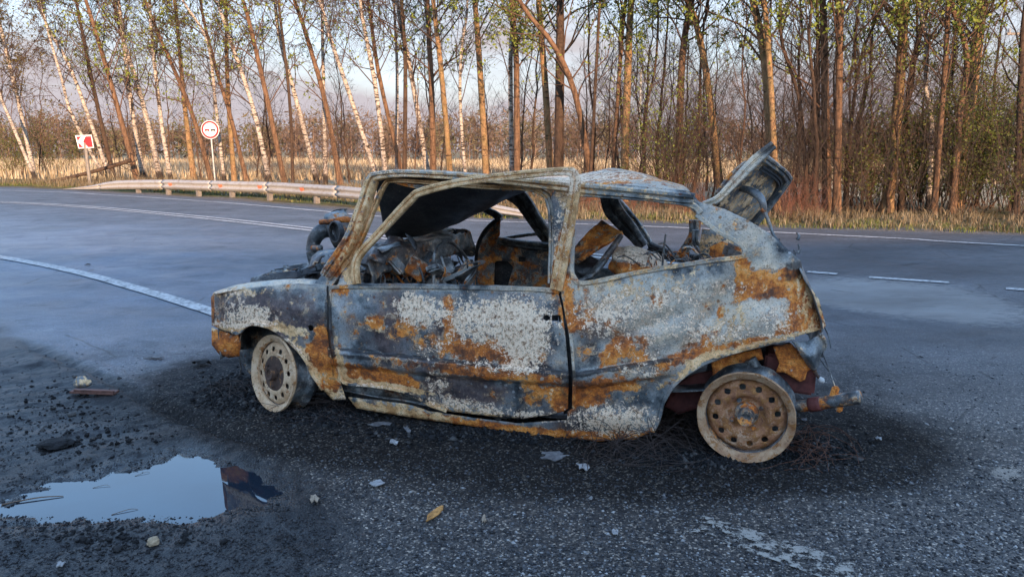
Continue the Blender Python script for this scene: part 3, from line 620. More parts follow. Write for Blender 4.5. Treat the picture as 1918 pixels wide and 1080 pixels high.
# --- flank panels -------------------------------------------------
arch_f = [(624, 748), (605, 729), (587, 701), (573, 673), (554, 650), (531, 629), (508, 613), (480, 606), (462, 609), (447, 623)]
panel('front_fender', [(396, 556), (402, 549), (440, 543), (500, 536), (560, 531), (612, 534), (614, 581), (615, 632), (624, 673), (636, 710), (648, 747)] + arch_f + [(420, 619), (397, 609)], SKIN, 4.2,
      holes=[[(577, 610), (583, 608), (588, 613), (586, 619), (579, 620)]])
door = panel('door', [(618, 538), (640, 536), (700, 534), (800, 535), (900, 537), (1000, 540), (1045, 544), (1053, 580), (1060, 640), (1065, 700), (1064, 764), (1058, 769), (1030, 776), (994, 781), (970, 784), (896, 776), (837, 769), (804, 757),
                      (760, 734), (698, 722), (646, 716), (634, 690), (625, 660), (619, 610)], SKIN, 3.8,
             holes=[[(1018, 592), (1024, 589), (1030, 592), (1030, 598), (1024, 601), (1018, 598)], [(1034, 590), (1050, 590), (1051, 602), (1034, 602)]])
panel('door_gap_shade', [(1038, 536), (1056, 536), (1066, 590), (1076, 650), (1080, 770), (1056, 775), (1052, 640)], BLACKM, 6, dy=.045)  # black sheet behind the door gap, standing in for its shade
qw = [(1088, 364), (1155, 368), (1265, 378), (1288, 386), (1305, 402), (1345, 434), (1380, 452), (1393, 464), (1394, 474), (1384, 481), (1330, 487), (1200, 508), (1130, 523), (1088, 530), (1075, 521), (1070, 500), (1073, 430)]
arch_r = [(1487, 631), (1429, 644), (1351, 666), (1312, 683), (1281, 703), (1258, 726), (1243, 753), (1235, 783), (1223, 807), (1188, 822), (1118, 826)]
quarter = panel('quarter_panel', [(1040, 352), (1083, 340), (1155, 344), (1230, 352), (1292, 358), (1310, 378), (1356, 391), (1399, 411), (1442, 437), (1470, 462), (1499, 488), (1503, 508), (1518, 538), (1534, 562), (1546, 609), (1544, 615)] + arch_r +
                [(1060, 816), (1064, 770), (1074, 764), (1074, 700), (1069, 640), (1061, 590), (1052, 548), (1036, 530), (1037, 402), (1032, 370)], SKIN, 4, holes=[qw])
panel('sill', [(652, 743), (700, 748), (766, 757), (807, 770), (896, 783), (970, 792), (1066, 786), (1068, 822), (985, 814), (896, 799), (778, 782), (668, 764)], SKIN, 5, dy=.022)
# black sheet painting the shade inside the door gap at its bent lower corner
panel('sill_gap_shade', [(640, 712), (700, 722), (760, 733), (806, 758), (840, 775), (760, 762), (700, 752), (652, 745)], BLACKM, 6, dy=.06)
panel('bumper_corner', [(397, 613), (420, 621), (446, 626), (452, 640), (448, 667), (428, 669), (411, 663), (397, 645)], burnt('scorched_bumper', Ru=.3, Cc=.15, W=.1), 4, dy=.02,
      yfun=lambda px, py, V: .0 + ((px - 425) / 34) ** 2 * .02 + ((py - 642) / 26) ** 2 * .02 + fbm(np.column_stack([px, py]), .08, 3, 5) * .012)
# rolled arch lips and shut-line flanges
def lip(name, px, r, mat=SKIN, dy=-.004, n=50):
    pts = []
    V = np.array([C(a, b, 0) for a, b in px]); PX = np.array(px, float)
    Y = yskin(PX[:, 0], PX[:, 1], V); pts = [C(a, b, y + dy) for (a, b), y in zip(px, Y)]
    o = sweep(name, pts, r * 2, r * 2.2, mat, n=n, ridge=0, jit=.15); return o
lip('arch_lip', arch_f[1:] + [(430, 617)], .0085)
lip('arch_lip', arch_r[:9], .008)
lip('door_edge', [(619, 540), (619, 610), (625, 660), (634, 690), (646, 716), (698, 722), (760, 734), (804, 757), (837, 769)], .007)
lip('belt_moulding', [(618, 538), (700, 535), (800, 536), (900, 538), (1000, 541), (1047, 545)], .010)
lip('quarter_edge', [(1053, 550), (1062, 590), (1070, 640), (1075, 700), (1075, 762)], .006, FRAMEM)
lip('window_flange', [(1074, 430), (1071, 500), (1076, 521), (1088, 530), (1130, 524), (1200, 509), (1330, 488), (1384, 482), (1394, 474), (1393, 464), (1380, 452), (1345, 434), (1305, 402)], .009, FRAMEM, n=80)
lip('drip_rail', [(1083, 362), (1155, 367), (1265, 377), (1300, 386), (1312, 400)], .012, FRAMEM)
# bent tail remnants under the quarter panel
sheet('tail_skirt', [[C(1484, 640, .03), C(1512, 640, .08), C(1543, 622, .1)], [C(1500, 665, .06), C(1520, 668, .05), C(1543, 650, .12)], [C(1517, 690, .1), C(1528, 692, .08), C(1540, 668, .14)]], SKIN, nu=20, nv=20, jit=.01)
for i, (a, b) in enumerate([((1536, 625), (1540, 668)), ((1540, 630), (1546, 655)), ((1530, 640), (1527, 690))]):
    tube('torn_strip', [C(*a, .1), C((a[0] + b[0]) / 2 + 4, (a[1] + b[1]) / 2, .12), C(*b, .12)], [.009, .006, .004], SOOTM, S=6)
tube('bulb_stub', [C(1524, 690, .1), C(1529, 700, .1), C(1535, 708, .1)], [.008, .006, .007], HUBM, S=8, n=8)
tube('bulb_stub', [C(1534, 706, .1), C(1539, 712, .1), C(1543, 716, .1)], [.006, .013, .005], simple('ceramic', (.6, .6, .58), .5), S=8, n=8)

# --- pillars, roof rail, roof --------------------------------------
def Ys(z): return -.015 + max(0, z - .52) * .22
def Cs(px, py, dy=0.):
    y = 0.
    for i in range(3): p = C(px, py, y); y = Ys(p.z) + dy
    return C(px, py, y)
sweep('front_pillar', [Cs(612, 518), Cs(636, 482), Cs(660, 442), Cs(682, 385), Cs(697, 340), Cs(712, 329, .005), Cs(760, 325), Cs(860, 330), Cs(950, 338), Cs(1040, 347), Cs(1090, 352), Cs(1200, 362), Cs(1300, 372)],
      [.056, .06, .058, .056, .05, .042, .034, .032, .036, .04, .045, .045, .04], .06, FRAMEM, n=110)
sweep('pillar_flange', [Cs(652, 500, .04), Cs(680, 440, .04), Cs(705, 380, .04), Cs(722, 345, .04), Cs(738, 338, .04), Cs(800, 341, .04), Cs(900, 349, .04), Cs(980, 352, .04), Cs(1014, 360, .04), Cs(1030, 380, .04), Cs(1035, 430, .04), Cs(1033, 530, .04)],
      [.024, .024, .022, .02, .02, .02, .022, .024, .026, .03, .03, .03], .03, FRAMEM, n=110)
sweep('gutter', [Cs(740, 341, .06), Cs(790, 350, .06), Cs(850, 347, .06), Cs(960, 356, .06)], [.01, .02, .012, .01], .03, RUSTM, n=30)
dw = [(668, 532, 0), (666, 500, 0), (676, 474, -.01), (712, 435, -.03), (768, 375, -.07), (790, 359, -.085), (860, 342, -.1), (950, 330, -.11), (1056, 321, -.12), (1076, 330, -.12), (1077, 352, -.11), (1066, 420, -.06), (1052, 490, -.02), (1042, 542, 0)]
sweep('door_window_frame', [Cs(a, b, c - .012) for a, b, c in dw], [.034, .034, .035, .036, .036, .035, .034, .034, .035, .037, .041, .046, .050, .054], .03, burnt('bleached_frame', W=.06, Ru=.13, D=-.04, P=.5, Cc=.50), parent=car, n=130)
tube('window_channel', [Cs(a, b + 5, c + .012) for a, b, c in dw[2:]], .006, SOOTM, n=90)
sheet('mirror_corner', [[Cs(655, 485, .01), Cs(670, 470, .01)], [Cs(640, 510, .01), Cs(668, 505, .01)], [Cs(628, 536, .0), Cs(668, 536, .0)]], FRAMEM, nu=18, nv=18, jit=.012, attrs=True, rip=.35)
sheet('cowl_corner', [[Cs(640, 478, .02), Cs(655, 490, .0)], [Cs(606, 512, .02), Cs(634, 516, .0)], [Cs(586, 533, .01), Cs(620, 537, 0)]], SKIN, nu=16, nv=16, jit=.006, attrs=True)
# roof skin: near edge follows the rail, front half has sagged into the cabin
def roof():
    top = [(700, 323), (770, 317), (865, 322), (940, 328), (1000, 333), (1083, 340), (1155, 346), (1230, 352), (1292, 358)]
    near = [Cs(a, b, .01) for a, b in top]
    mid = [C(728, 446, .66), C(790, 438, .66), C(850, 417, .66), C(912, 391, .66), C(965, 362, .64), C(1060, 334, .58), C(1140, 318, .50), C(1200, 325, .5), C(1268, 350, .5)]
    q1 = [a.lerp(b, .42) - Vector((0, 0, .035 if i < 4 else -.012)) for i, (a, b) in enumerate(zip(near, mid))]
    dz = [.16, .17, .18, .16, .10, .0, -.03, -.03, -.02]
    q3 = [m + Vector((-.02, .34, d * .4)) for m, d in zip(mid, dz)]; far_ = [m + Vector((-.03, .66, d - .02)) for m, d in zip(mid, dz)]
    nu, nv = 90, 46; A = np.array([smooth_poly([tuple(p) for p in r], nu) for r in (near, q1, mid, q3, far_)]); V = np.stack([smooth_poly(A[:, i], nv) for i in range(nu)], 0).reshape(-1, 3)
    w = np.clip(np.tile(np.linspace(0, 1, nv), nu) * 8, 0, 1); V[:, 2] += fbm(V, 6, 4, 71) * .012 * w; px, py = inv_px(V)
    I = np.arange(nu * nv).reshape(nu, nv); Fq = np.stack([I[:-1, :-1].ravel(), I[1:, :-1].ravel(), I[1:, 1:].ravel(), I[:-1, 1:].ravel()], 1)
    me = npmesh('roof', V, Fq, car_attrs(px, py)); me.materials.append(ROOFM); me.materials.append(BLACKM)
    o = link('roof', me, None, car); s = o.modifiers.new('sheet', 'SOLIDIFY'); s.thickness = .006; s.offset = -1; s.material_offset = 1; s.material_offset_rim = 0
    return o
roof()
# far side: sill-to-roof members, door and broken mirror corner
far = 1.30
sweep('far_pillar', [C(945, 352, far), C(975, 372, far), C(1000, 408, far), (C(1034, 458, far))], [.10, .095, .085, .07], .05, SOOTM, n=30, attrs=False)
sweep('far_pillar', [C(900, 388, far - .05), C(925, 400, far - .05), C(938, 409, far - .05)], .04, .04, SOOTM, n=14, attrs=False)
sweep('far_pillar', [C(938, 408, far - .04), C(918, 424, far - .04), C(904, 444, far - .04), C(896, 470, far - .04), C(892, 535, far - .04)], [.03, .034, .036, .03, .03], .05, BLACKM, n=40, attrs=False)
def flat(name, outline, mat, y, holes=(), step=8, thick=.01, slope=0., jit=.004, parent=None):
    return panel(name, outline, mat, step, holes=holes, thick=thick, parent=parent, yfun=lambda px, py, V: y + slope * (V[:, 2] - .6) + fbm(np.column_stack([px, py]), .05, 3, 12) * jit)
fd = flat('far_door', [(896, 470), (905, 446), (922, 424), (937, 412), (936, 438), (934, 448), (945, 452), (1000, 456), (1045, 460), (1045, 560), (893, 560)], burnt('sooty_rust_door', Ru=.36, D=.10, Cc=.08, W=-.05, use=False), far - .08,
          holes=[[(926, 492), (932, 488), (952, 489), (962, 500), (956, 520), (950, 540), (925, 540)], [(971, 481), (985, 481), (985, 490), (971, 490)]], thick=.012)
flat('far_door_skin', [(900, 450), (1045, 462), (1045, 600), (896, 600)], BLACKM, far + .02)
sweep('far_door_rail', [C(934, 450, far - .11), C(980, 457, far - .11), C(1045, 464, far - .11)], .045, .05, SOOTM, n=16, attrs=False, parent=car)
sweep('far_sill_rail', [C(935, 448, far + .05), C(985, 440, far + .05), C(1030, 436, far + .05)], .02, .03, SOOTM, n=14, attrs=False)
sweep('far_pillar', [C(1140, 366, far - .1), C(1150, 395, far - .1), C(1180, 430, far - .1), C(1205, 462, far - .1)], [.09, .10, .085, .06], .04, SOOTM, n=26, attrs=False)
sweep('far_pillar', [C(1152, 368, far), C(1180, 400, far), C(1207, 436, far), C(1222, 466, far)], [.035, .03, .03, .03], .03, FRAMEM, n=26, attrs=False)
sweep('far_window_rail', [C(1215, 462, far - .05), C(1245, 474, far - .05), C(1275, 482, far - .05), C(1310, 485, far - .05)], [.06, .06, .05, .05], .05, BLACKM, n=24, attrs=False)
sweep('tail_pillar', [C(1302, 412, 1.0), C(1300, 438, 1.0), C(1288, 460, 1.0), C(1274, 484, 1.0)], [.06, .055, .05, .06], .06, RUSTM, n=22, attrs=False)
sweep('tail_pillar', [C(1304, 430, .9), C(1304, 452, .9), C(1316, 470, .9), C(1328, 486, .9)], .035, .05, SOOTM, n=22, attrs=False)
flat('tail_inner_panel', [(1316, 428), (1336, 430), (1360, 444), (1388, 462), (1396, 500), (1312, 500), (1310, 460)], HATCHM, .75)
flat('tail_inner_panel', [(1330, 462), (1352, 452), (1388, 466), (1392, 500), (1326, 500)], OCHRE, .62)
boxm('lamp_housing', C(1372, 474, .45), (.09, .06, .07), SOOTM, car, (0, .3, .2), .015, .01)

# --- cabin ---------------------------------------------------------
def cabin():
    # firewall and dashboard shell running across the car
    near_t, far_t = C(682, 478, .12), C(884, 432, 1.18); a, b = C(676, 532, .12), C(890, 540, 1.18)
    rows = []
    for t, e in ((0, 0), (.08, 0), (.3, .0), (.6, 0), (.93, 0), (1, 0)):
        T = near_t.lerp(far_t, t); x0 = T.x; zc = T.z - (.05 if t in (0, 1) else 0) + .015 * math.sin(t * 9)
        rows.append([(x0 - .30, T.y, zc - .03), (x0 - .12, T.y, zc + .01), (x0 - .012, T.y, zc + .004), (x0, T.y, zc), (x0 + .012, T.y, zc - .012), (x0 + .022, T.y, zc - .085), (x0 + .018, T.y, zc - .10), (x0 - .005, T.y, zc - .108), (x0 - .09, T.y, zc - .11)])
    sheet('dashboard', rows, burnt('sooty_dash', Ru=.20, D=.33, P=-.2, W=-.1, use=False), nu=70, nv=60, jit=.026, thick=.012, rip=.30)
    for i in range(26):
        p = C(random.uniform(685, 890), random.uniform(455, 520), random.uniform(.2, 1.1)); v = [Vector((random.uniform(-.09, .09), random.uniform(-.09, .09), random.uniform(-.07, .05))) for _ in range(3)]
        sheet('torn_plate', [[p, p + v[0]], [p + v[1] * .6, p + v[0] + v[1]], [p + v[2] - Vector((0, 0, .05)), p + v[0] + v[2]]], random.choice([RUSTM, SOOTM, SOOTM, BLACKM]), nu=8, nv=8, jit=.025, thick=.004, rip=.3)
    X0 = near_t.x - .22
    sheet('firewall', [[(X0, y, .12), (X0 - .02, y, .35), (X0 - .03, y, .62)] for y in (.06, .4, .8, 1.28)], SOOTM, nu=14, nv=20, jit=.02)
    xr = C(1240, 600, .1).x
    sheet('floor', [[(X0, y, .14), (X0 + .6, y, .10), (xr - .2, y, .12), (xr + .05, y, .26), (xr + .5, y, .30)] for y in (.05, .4, .7, 1.0, 1.3)], SOOTM, nu=40, nv=20, jit=.015)
    tube('steering_wheel', [C(812, 540, .32), C(814, 478, .33), C(826, 457, .40), C(846, 455, .48), (C(868, 475, .56)), C(884, 505, .62), C(890, 540, .66)], .008, SOOTM, S=8, n=40)
    tube('steering_column', [C(800, 500, .5), C(830, 512, .45), C(848, 520, .42)], .018, RUSTM, S=10)
    boxm('bracket', C(856, 514, .4), (.16, .012, .022), simple('bare_alloy', (.5, .52, .5), .4, .6, .3, 30), car, (0, R(-24), R(8)), .003)
    for i in range(46):       # wiring and torn strips hanging below the dash
        px = random.uniform(690, 885); y = random.uniform(.25, 1.05); p = C(px, random.uniform(478, 505), y)
        tube('burnt_wire', [p, p + Vector((random.uniform(-.05, .05), random.uniform(-.05, .05), -.09)), p + Vector((random.uniform(-.12, .12), random.uniform(-.1, .1), random.uniform(-.3, -.15)))], random.uniform(.002, .007), random.choice([RUSTM, SOOTM, BLACKM, OCHRE]), S=5, n=8)
    for i in range(18):
        p = C(random.uniform(690, 885), random.uniform(495, 540), random.uniform(.3, .9))
        boxm('heater_scrap', p, (random.uniform(.05, .16), random.uniform(.03, .08), random.uniform(.02, .1)), random.choice([RUSTM, SOOTM, SOOTM]), car, (random.uniform(-.6, .6), random.uniform(-.6, .6), random.uniform(-1, 1)), .008, .015)
    # front seat back frame, scorched board and lump of seat base behind the centre pillar
    rows = [[C(1072, 470, .55), C(1100, 440, .6), C(1126, 414, .66)], [C(1076, 490, .5), C(1110, 455, .56), C(1148, 428, .62)], [C(1092, 482, .46), C(1125, 462, .52), C(1167, 436, .58)]]
    o = sheet('seat_back_board', rows, burnt('scorched_board', Ru=.40, D=.20, W=-.1, use=False), nu=30, nv=26, jit=.012, thick=.02)
    tube('seat_frame', [C(1094, 528, .35), C(1120, 500, .38), C(1146, 466, .42), C(1164, 440, .46)], [.02, .018, .016, .012], SOOTM, S=8)
    tube('seat_frame', [C(1080, 528, .3), C(1110, 515, .33), C(1135, 486, .36)], .012, SOOTM, S=8)
    sheet('seat_side', [[C(1070, 500, .5), C(1090, 520, .5)], [C(1082, 480, .55), C(1110, 505, .5)], [C(1100, 470, .6), C(1130, 490, .55)]], BLACKM, nu=12, nv=12, jit=.02)
    bm = bmesh.new(); bmesh.ops.create_icosphere(bm, subdivisions=4, radius=1)
    c = C(1195, 497, .55)
    for v in bm.verts:
        q = v.co.copy(); q = Vector((math.copysign(abs(q.x) ** .7, q.x), math.copysign(abs(q.y) ** .7, q.y), math.copysign(abs(q.z) ** .75, q.z)))
        w = mnoise.noise(v.co * 2.3) * .18; v.co = Vector((q.x * .125, q.y * .18, q.z * .075)) * (1 + w); v.co.z -= v.co.x * .22
        v.co += c
    me = bpy.data.meshes.new('seat_base'); bm.to_mesh(me); bm.free()
    px, py = inv_px(np.array([v.co for v in me.vertices]))
    for a, val in {'white': np.clip((505 - py + (px - 1195) * .25) / 22, 0, .75), 'rust': np.clip((py - 485) / 20, 0, .7), 'dark': np.clip((1168 - px) / 60, 0, .3) * 0 + blobs(px, py, [(1185, 466, 12, 6, .8)]), 'pale': np.full(len(px), .5), 'cream': np.zeros(len(px))}.items():
        at = me.attributes.new(a, 'FLOAT', 'POINT'); at.data.foreach_set('value', np.asarray(val, np.float32))
    link('seat_base', me, SKIN, car)
    tube('upright_rod', [C(1240, 505, .4), C(1243, 470, .4), C(1247, 438, .4)], [.005, .006, .004], RUSTM, S=6)
    for i in range(40):
        p = C(random.uniform(1190, 1320), random.uniform(476, 500), random.uniform(.25, 1.0)); d = Vector((random.uniform(-.1, .1), random.uniform(-.1, .1), random.uniform(-.03, .05)))
        tube('burnt_wire', [p, p + d * .6 + Vector((0, 0, .02)), p + d], random.uniform(.002, .005), random.choice([BLACKM, SOOTM, RUSTM]), S=5, n=7)
    sheet('boot_floor', [[C(1240, 520, .1), C(1390, 500, .1)], [C(1240, 505, .6), C(1390, 495, .6)], [C(1230, 500, 1.2), C(1380, 492, 1.2)]], SOOTM, nu=16, nv=16, jit=.02)
    sheet('inner_flank', [[(X0 + .05, .05, .55), (X0 + .8, .05, .55)], [(X0 + .05, .06, .12), (X0 + .8, .06, .12)]], SOOTM, nu=20, nv=12, jit=.01)
cabin()

# --- hatch, thrown up and twisted ----------------------------------
def hatch():
    q = {'a': (C(1340, 384, .20)), 'b': C(1436, 286, .26), 'c': C(1480, 334, .62), 'd': C(1412, 424, .66)}
    def bl(s, t): return (q['a'].lerp(q['b'], t)).lerp(q['d'].lerp(q['c'], t), s)
    sheet('hatch_panel', [[bl(s, t) for t in (0, .33, .66, 1)] for s in (0, .33, .66, 1)], HATCHM, nu=24, nv=24, jit=.014, thick=.008)
    nrm = (q['b'] - q['a']).cross(q['d'] - q['a']).normalized()
    sweep('hatch_rim', [bl(.04, .93), bl(.5, .97), bl(.86, .97), bl(.95, .9), bl(.96, .5), bl(.97, .02)], [.034, .034, .036, .04, .036, .03], .035, FRAMEM, up=tuple(nrm), n=60, attrs=False)
    sweep('hatch_rim', [bl(.12, .80), bl(.5, .84), bl(.78, .82), bl(.84, .70), bl(.84, .35), bl(.85, .05)], .026, .03, BLACKM, up=tuple(nrm), n=50, attrs=False)
    sweep('hatch_edge', [C(1318, 382, .16), C(1345, 372, .16), C(1382, 334, .18), C(1415, 300, .2), C(1448, 272, .22)], [.022, .034, .038, .046, .034], .035, ROOFM, n=50)
    sweep('hatch_outer_skin', [C(1344, 362, .3), C(1370, 330, .32), C(1398, 304, .34)], [.02, .03, .02], .02, RUSTM, n=20, attrs=False)
    st = [C(1382, 352, .3), C(1402, 356, .26), C(1420, 366, .22), C(1428, 378, .2), C(1431, 394, .2)]
    tube('gas_strut', st, [.012, .016, .018, .015, .013], SKIN, S=10, n=26)
    tube('gas_strut', [C(1430, 392, .2), C(1440, 416, .19), C(1449, 440, .18), C(1462, 458, .16)], [.009, .007, .006, .008], SKIN, S=8, n=20)
    boxm('strut_joint', C(1430, 393, .2), (.03, .03, .02), RUSTM, car, (0, .6, 0), .006)
    for i in range(8):
        a = (random.uniform(1444, 1500), random.uniform(440, 492)); tube('torn_strip', [C(a[0], a[1] + 8, .2), C(a[0] + 3, a[1], .2), C(a[0] + random.uniform(-5, 9), a[1] - random.uniform(4, 10), .2)], [.008, .005, .003], SOOTM, S=5, n=8)
hatch()

# --- engine bay ----------------------------------------------------
def engine():
    sheet('wing_top', [[Cs(398, 551, .0), Cs(440, 544), Cs(500, 537), Cs(560, 532), Cs(608, 534)], [C(404, 546, .06), C(440, 536, .06), C(500, 526, .07), C(560, 523, .07), C(596, 524, .06)], [C(418, 542, .11), C(450, 533, .12), C(500, 528, .12), C(560, 527, .12), C(590, 526, .12)]], burnt('scorched_wing_top', W=.16, Cc=.2, P=.4, Ru=.1), nu=50, nv=12, jit=.006, attrs=True)
    ft, bt = C(404, 548, .1), C(585, 530, .1)
    sheet('inner_wing', [[ft + Vector((.05, .12, -.02)), bt + Vector((0, .12, -.02))], [ft + Vector((.1, .2, -.3)), bt + Vector((0, .2, -.3))]], SOOTM, nu=16, nv=10, jit=.02)
    # crossmember, slack hood frame and lock
    sweep('hood_frame', [C(470, 528, .5), C(500, 520, .5), C(540, 509, .55), C(590, 498, .6)], [.012, .03, .035, .03], .05, SOOTM, n=24, attrs=False, up=(0, .6, .8))
    sweep('hood_frame', [C(492, 528, .3), C(520, 520, .34), C(560, 516, .4), C(592, 505, .45)], [.012, .03, .05, .06], .05, BLACKM, n=24, attrs=False, up=(0, .6, .8))
    sweep('hood_hinge', [C(533, 504, .45), C(536, 510, .42), C(546, 524, .38)], .02, .02, FRAMEM, n=12, attrs=False)
    lathe('hinge_eye', [(.018, 0), (.018, .01), (.008, .01), (.008, 0), (.018, 0)], FRAMEM, Matrix.Translation(C(533, 505, .45)), car, S=16)
    sweep('latch', [C(540, 501, .7), C(552, 498, .7), C(566, 496, .7)], .018, .03, RUSTM, n=10, attrs=False)
    boxm('cylinder_head', C(565, 520, .5), (.22, .3, .06), SOOTM, car, (0, -.1, .1), .015, .02)
    boxm('engine_block', C(545, 560, .55), (.36, .42, .22), SOOTM, car, (0, 0, 0), .02, .02)
    sheet('far_wing', [[C(478, 530, 1.2), C(600, 512, 1.2)], [C(478, 560, 1.22), C(600, 560, 1.22)]], SOOTM, nu=14, nv=8, jit=.02)
    for i in range(24):
        p = C(random.uniform(500, 600), random.uniform(505, 528), random.uniform(.3, .8)); d = Vector((random.uniform(-.12, .12), random.uniform(-.1, .1), random.uniform(-.03, .03)))
        tube('burnt_wire', [p, p + d * .5 + Vector((0, 0, .015)), p + d], random.uniform(.002, .006), random.choice([SOOTM, RUSTM, BLACKM]), S=5, n=7)
    # air cleaner drum and its intake elbow
    Y0 = .55
    c = C(636, 432, Y0); M = Matrix.Translation(c) @ Matrix.Rotation(R(-62), 4, 'Z') @ Matrix.Rotation(R(18), 4, 'X')
    rr = .105
    lathe('air_cleaner', [(.0, -.06), (.045, -.06), (.047, -.05), (.050, -.06), (rr * .92, -.052), (rr, -.042), (rr, .03), (rr * .97, .036), (rr * .97, .06), (rr * .85, .068), (0, .07)], burnt('drum_metal', W=.12, Ru=.2, D=.28, P=.1, Cc=.12, use=False), M, car, S=44, jit=.008)
    lathe('drum_opening', [(.048, -.075), (.055, -.075), (.055, -.05), (.048, -.05), (.045, -.045), (0, -.045)], BLACKM, Matrix.Translation(C(650, 432, Y0 - .09)) @ Matrix.Rotation(R(-30), 4, 'Z'), car, S=26)
    tube('clamp_band', [C(600, 416, Y0 - .1), C(622, 414, Y0 - .11), C(646, 411, Y0 - .11), C(664, 414, Y0 - .1)], [.014, .012, .017, .012], OCHRE, S=8, n=20)
    tube('drum_wire', [C(612, 410, Y0), C(618, 400, Y0), C(632, 393, Y0), C(650, 392, Y0)], .004, BLACKM, S=6)
    tube('intake_elbow', [C(634, 432, Y0 - .02), C(614, 430, Y0 - .04), C(598, 436, Y0 - .06), C(588, 452, Y0 - .06), C(586, 472, Y0 - .06), C(590, 490, Y0 - .06), C(598, 508, Y0 - .06)], [.04, .041, .04, .036, .034, .034, .034], burnt('pipe_metal', Ru=.05, D=.36, W=-.05, use=False), S=20, n=40)
    tube('intake_nipple', [C(586, 464, Y0 - .1), C(594, 464, Y0 - .13), C(600, 464, Y0 - .15)], [.014, .014, .016], RUSTM, S=14, n=10)
    tube('intake_bolt', [C(594, 475, Y0 - .1), C(607, 475, Y0 - .1)], .005, RUSTM, S=6, n=4)
engine()

# --- wheels ---------------------------------------------------------
def wheel(name, M, rad, barrel_m, face_m, hub_m, deep, drum):
    """axis -Y of M points out of the car"""
    w = empty(name, mat=M); w.parent = car
    I4 = Matrix.Identity(4); r = rad
    lathe('rim_barrel', [(r * .93, .0), (r * .985, -.006), (r, -.002), (r, .006), (r * .93, .012), (r * .90, .022), (r * .88, .026), (r * .83, .024), (r * .835, .012), (r * .90, .004), (r * .93, .0)], barrel_m, I4, w, S=64, jit=.003)
    lathe('rim_tub', [(r * .88, .0262), (r * .865, .03), (r * .85, .06), (r * .86, .085), (r * .93, .095), (r, .11), (r, .118), (r * .90, .116), (r * .83, .085), (r * .82, .05), (r * .82, .03), (r * .88, .0262)], SOOTM, I4, w, S=64, jit=.004)
    # face with twelve vent holes
    Ro, Ri = r * .845, r * .16; ring = lambda R_, n: [Vector((R_ * math.cos(a * 2 * math.pi / n), R_ * math.sin(a * 2 * math.pi / n))) for a in range(n)]
    pts, e = [], []
    def add(l):
        b = len(pts); pts.extend(l); e.extend([(b + i, b + (i + 1) % len(l)) for i in range(len(l))])
    add(ring(Ro, 72)); add(ring(Ri, 24)); hc = []
    for k in range(12):
        a = (k + .3) * math.pi / 6; c_ = Vector((r * .63 * math.cos(a), r * .63 * math.sin(a))); hc.append(c_); add([c_ + Vector((r * .076 * math.cos(b * math.pi / 5), r * .066 * math.sin(b * math.pi / 5))) for b in range(10)])
    for rr_ in np.linspace(r * .2, r * .82, 12):
        for p in ring(rr_, max(18, int(rr_ / r * 80))):
            if all((p - h).length > r * .095 for h in hc): pts.append(p)
    v, _, f, *_ = delaunay_2d_cdt(pts, e, [], 0, 1e-6)
    P = np.array([(p.x, p.y) for p in v]); T = np.array([t for t in f if len(t) == 3]); cc = P[T].mean(1); rad_c = np.hypot(*cc.T); k = (rad_c > Ri * .98)
    for h in hc: k &= np.hypot(cc[:, 0] - h.x, cc[:, 1] - h.y) > r * .060
    T = T[k]; rp = np.hypot(*P.T) / r
    d = np.interp(rp, [0, .16, .30, .36, .44, .50, .56, .70, .76, .80, .85], np.array([.030, .030, .032, .026, .004, -.004, .004, .006, .014, .026, .032]) + deep)
    V = np.column_stack([P[:, 0], d, P[:, 1]])
    o = link('rim_face', npmesh('rim_face', V, T), face_m, w); s = o.modifiers.new('sheet', 'SOLIDIFY'); s.thickness = .004; s.offset = 0
    lathe('brake_drum', [(.0, .07), (r * .78, .07), (r * .78, .13), (0, .13)], SOOTM, I4, w, S=36)
    if drum:
        lathe('hub_flange', [(r * .13, deep + .0), (r * .44, deep - .001), (r * .47, deep + .004), (r * .46, deep + .03), (0, deep + .03)], hub_m, I4, w, S=40, jit=.004)
    lathe('hub_cap', [(0, deep - .02), (r * .10, deep - .022), (r * .105, deep - .03), (r * .16, deep - .032), (r * .175, deep - .02), (r * .18, deep + .01), (r * .24, deep + .018), (r * .26, deep + .04)], hub_m if drum else RUSTM, I4, w, S=30, jit=.002)
    for k in range(4 if not drum else 3):
        a = k * 2 * math.pi / (4 if not drum else 3) + .5; q = Matrix.Translation((r * .33 * math.cos(a), deep + (.0 if drum else .018), r * .33 * math.sin(a)))
        lathe('wheel_bolt', [(0, -.008), (.008, -.008), (.010, .0), (.010, .012)], hub_m if drum else RUSTM, q, w, S=8)
    return w
rc = C(1396, 792, -.01); rc.z = max(rc.z, .2)
Mr = Matrix.Translation(rc) @ Matrix.Rotation(R(-3), 4, 'Z') @ Matrix.Rotation(R(4), 4, 'X')
wheel('wheel', Mr, .192, FLANGER, RIMR, RUSTM, .026, False)
fc = C(511, 699, .0)
Mf = Matrix.Translation(fc) @ Matrix.Rotation(R(-24), 4, 'Z') @ Matrix.Rotation(R(-6), 4, 'X')
wheel('wheel', Mf, .186, RIMW, RIMW, HUBM, .006, True)
# far wheels, mostly hidden behind the body
for px in ((500, 668), (1405, 740)):
    wheel('wheel', Matrix.Translation(Vector((C(*px, 1.3).x, 1.28, .15))) @ Matrix.Rotation(math.pi, 4, 'Z'), .18, RUSTM, RIMR, RUSTM, .012, False)

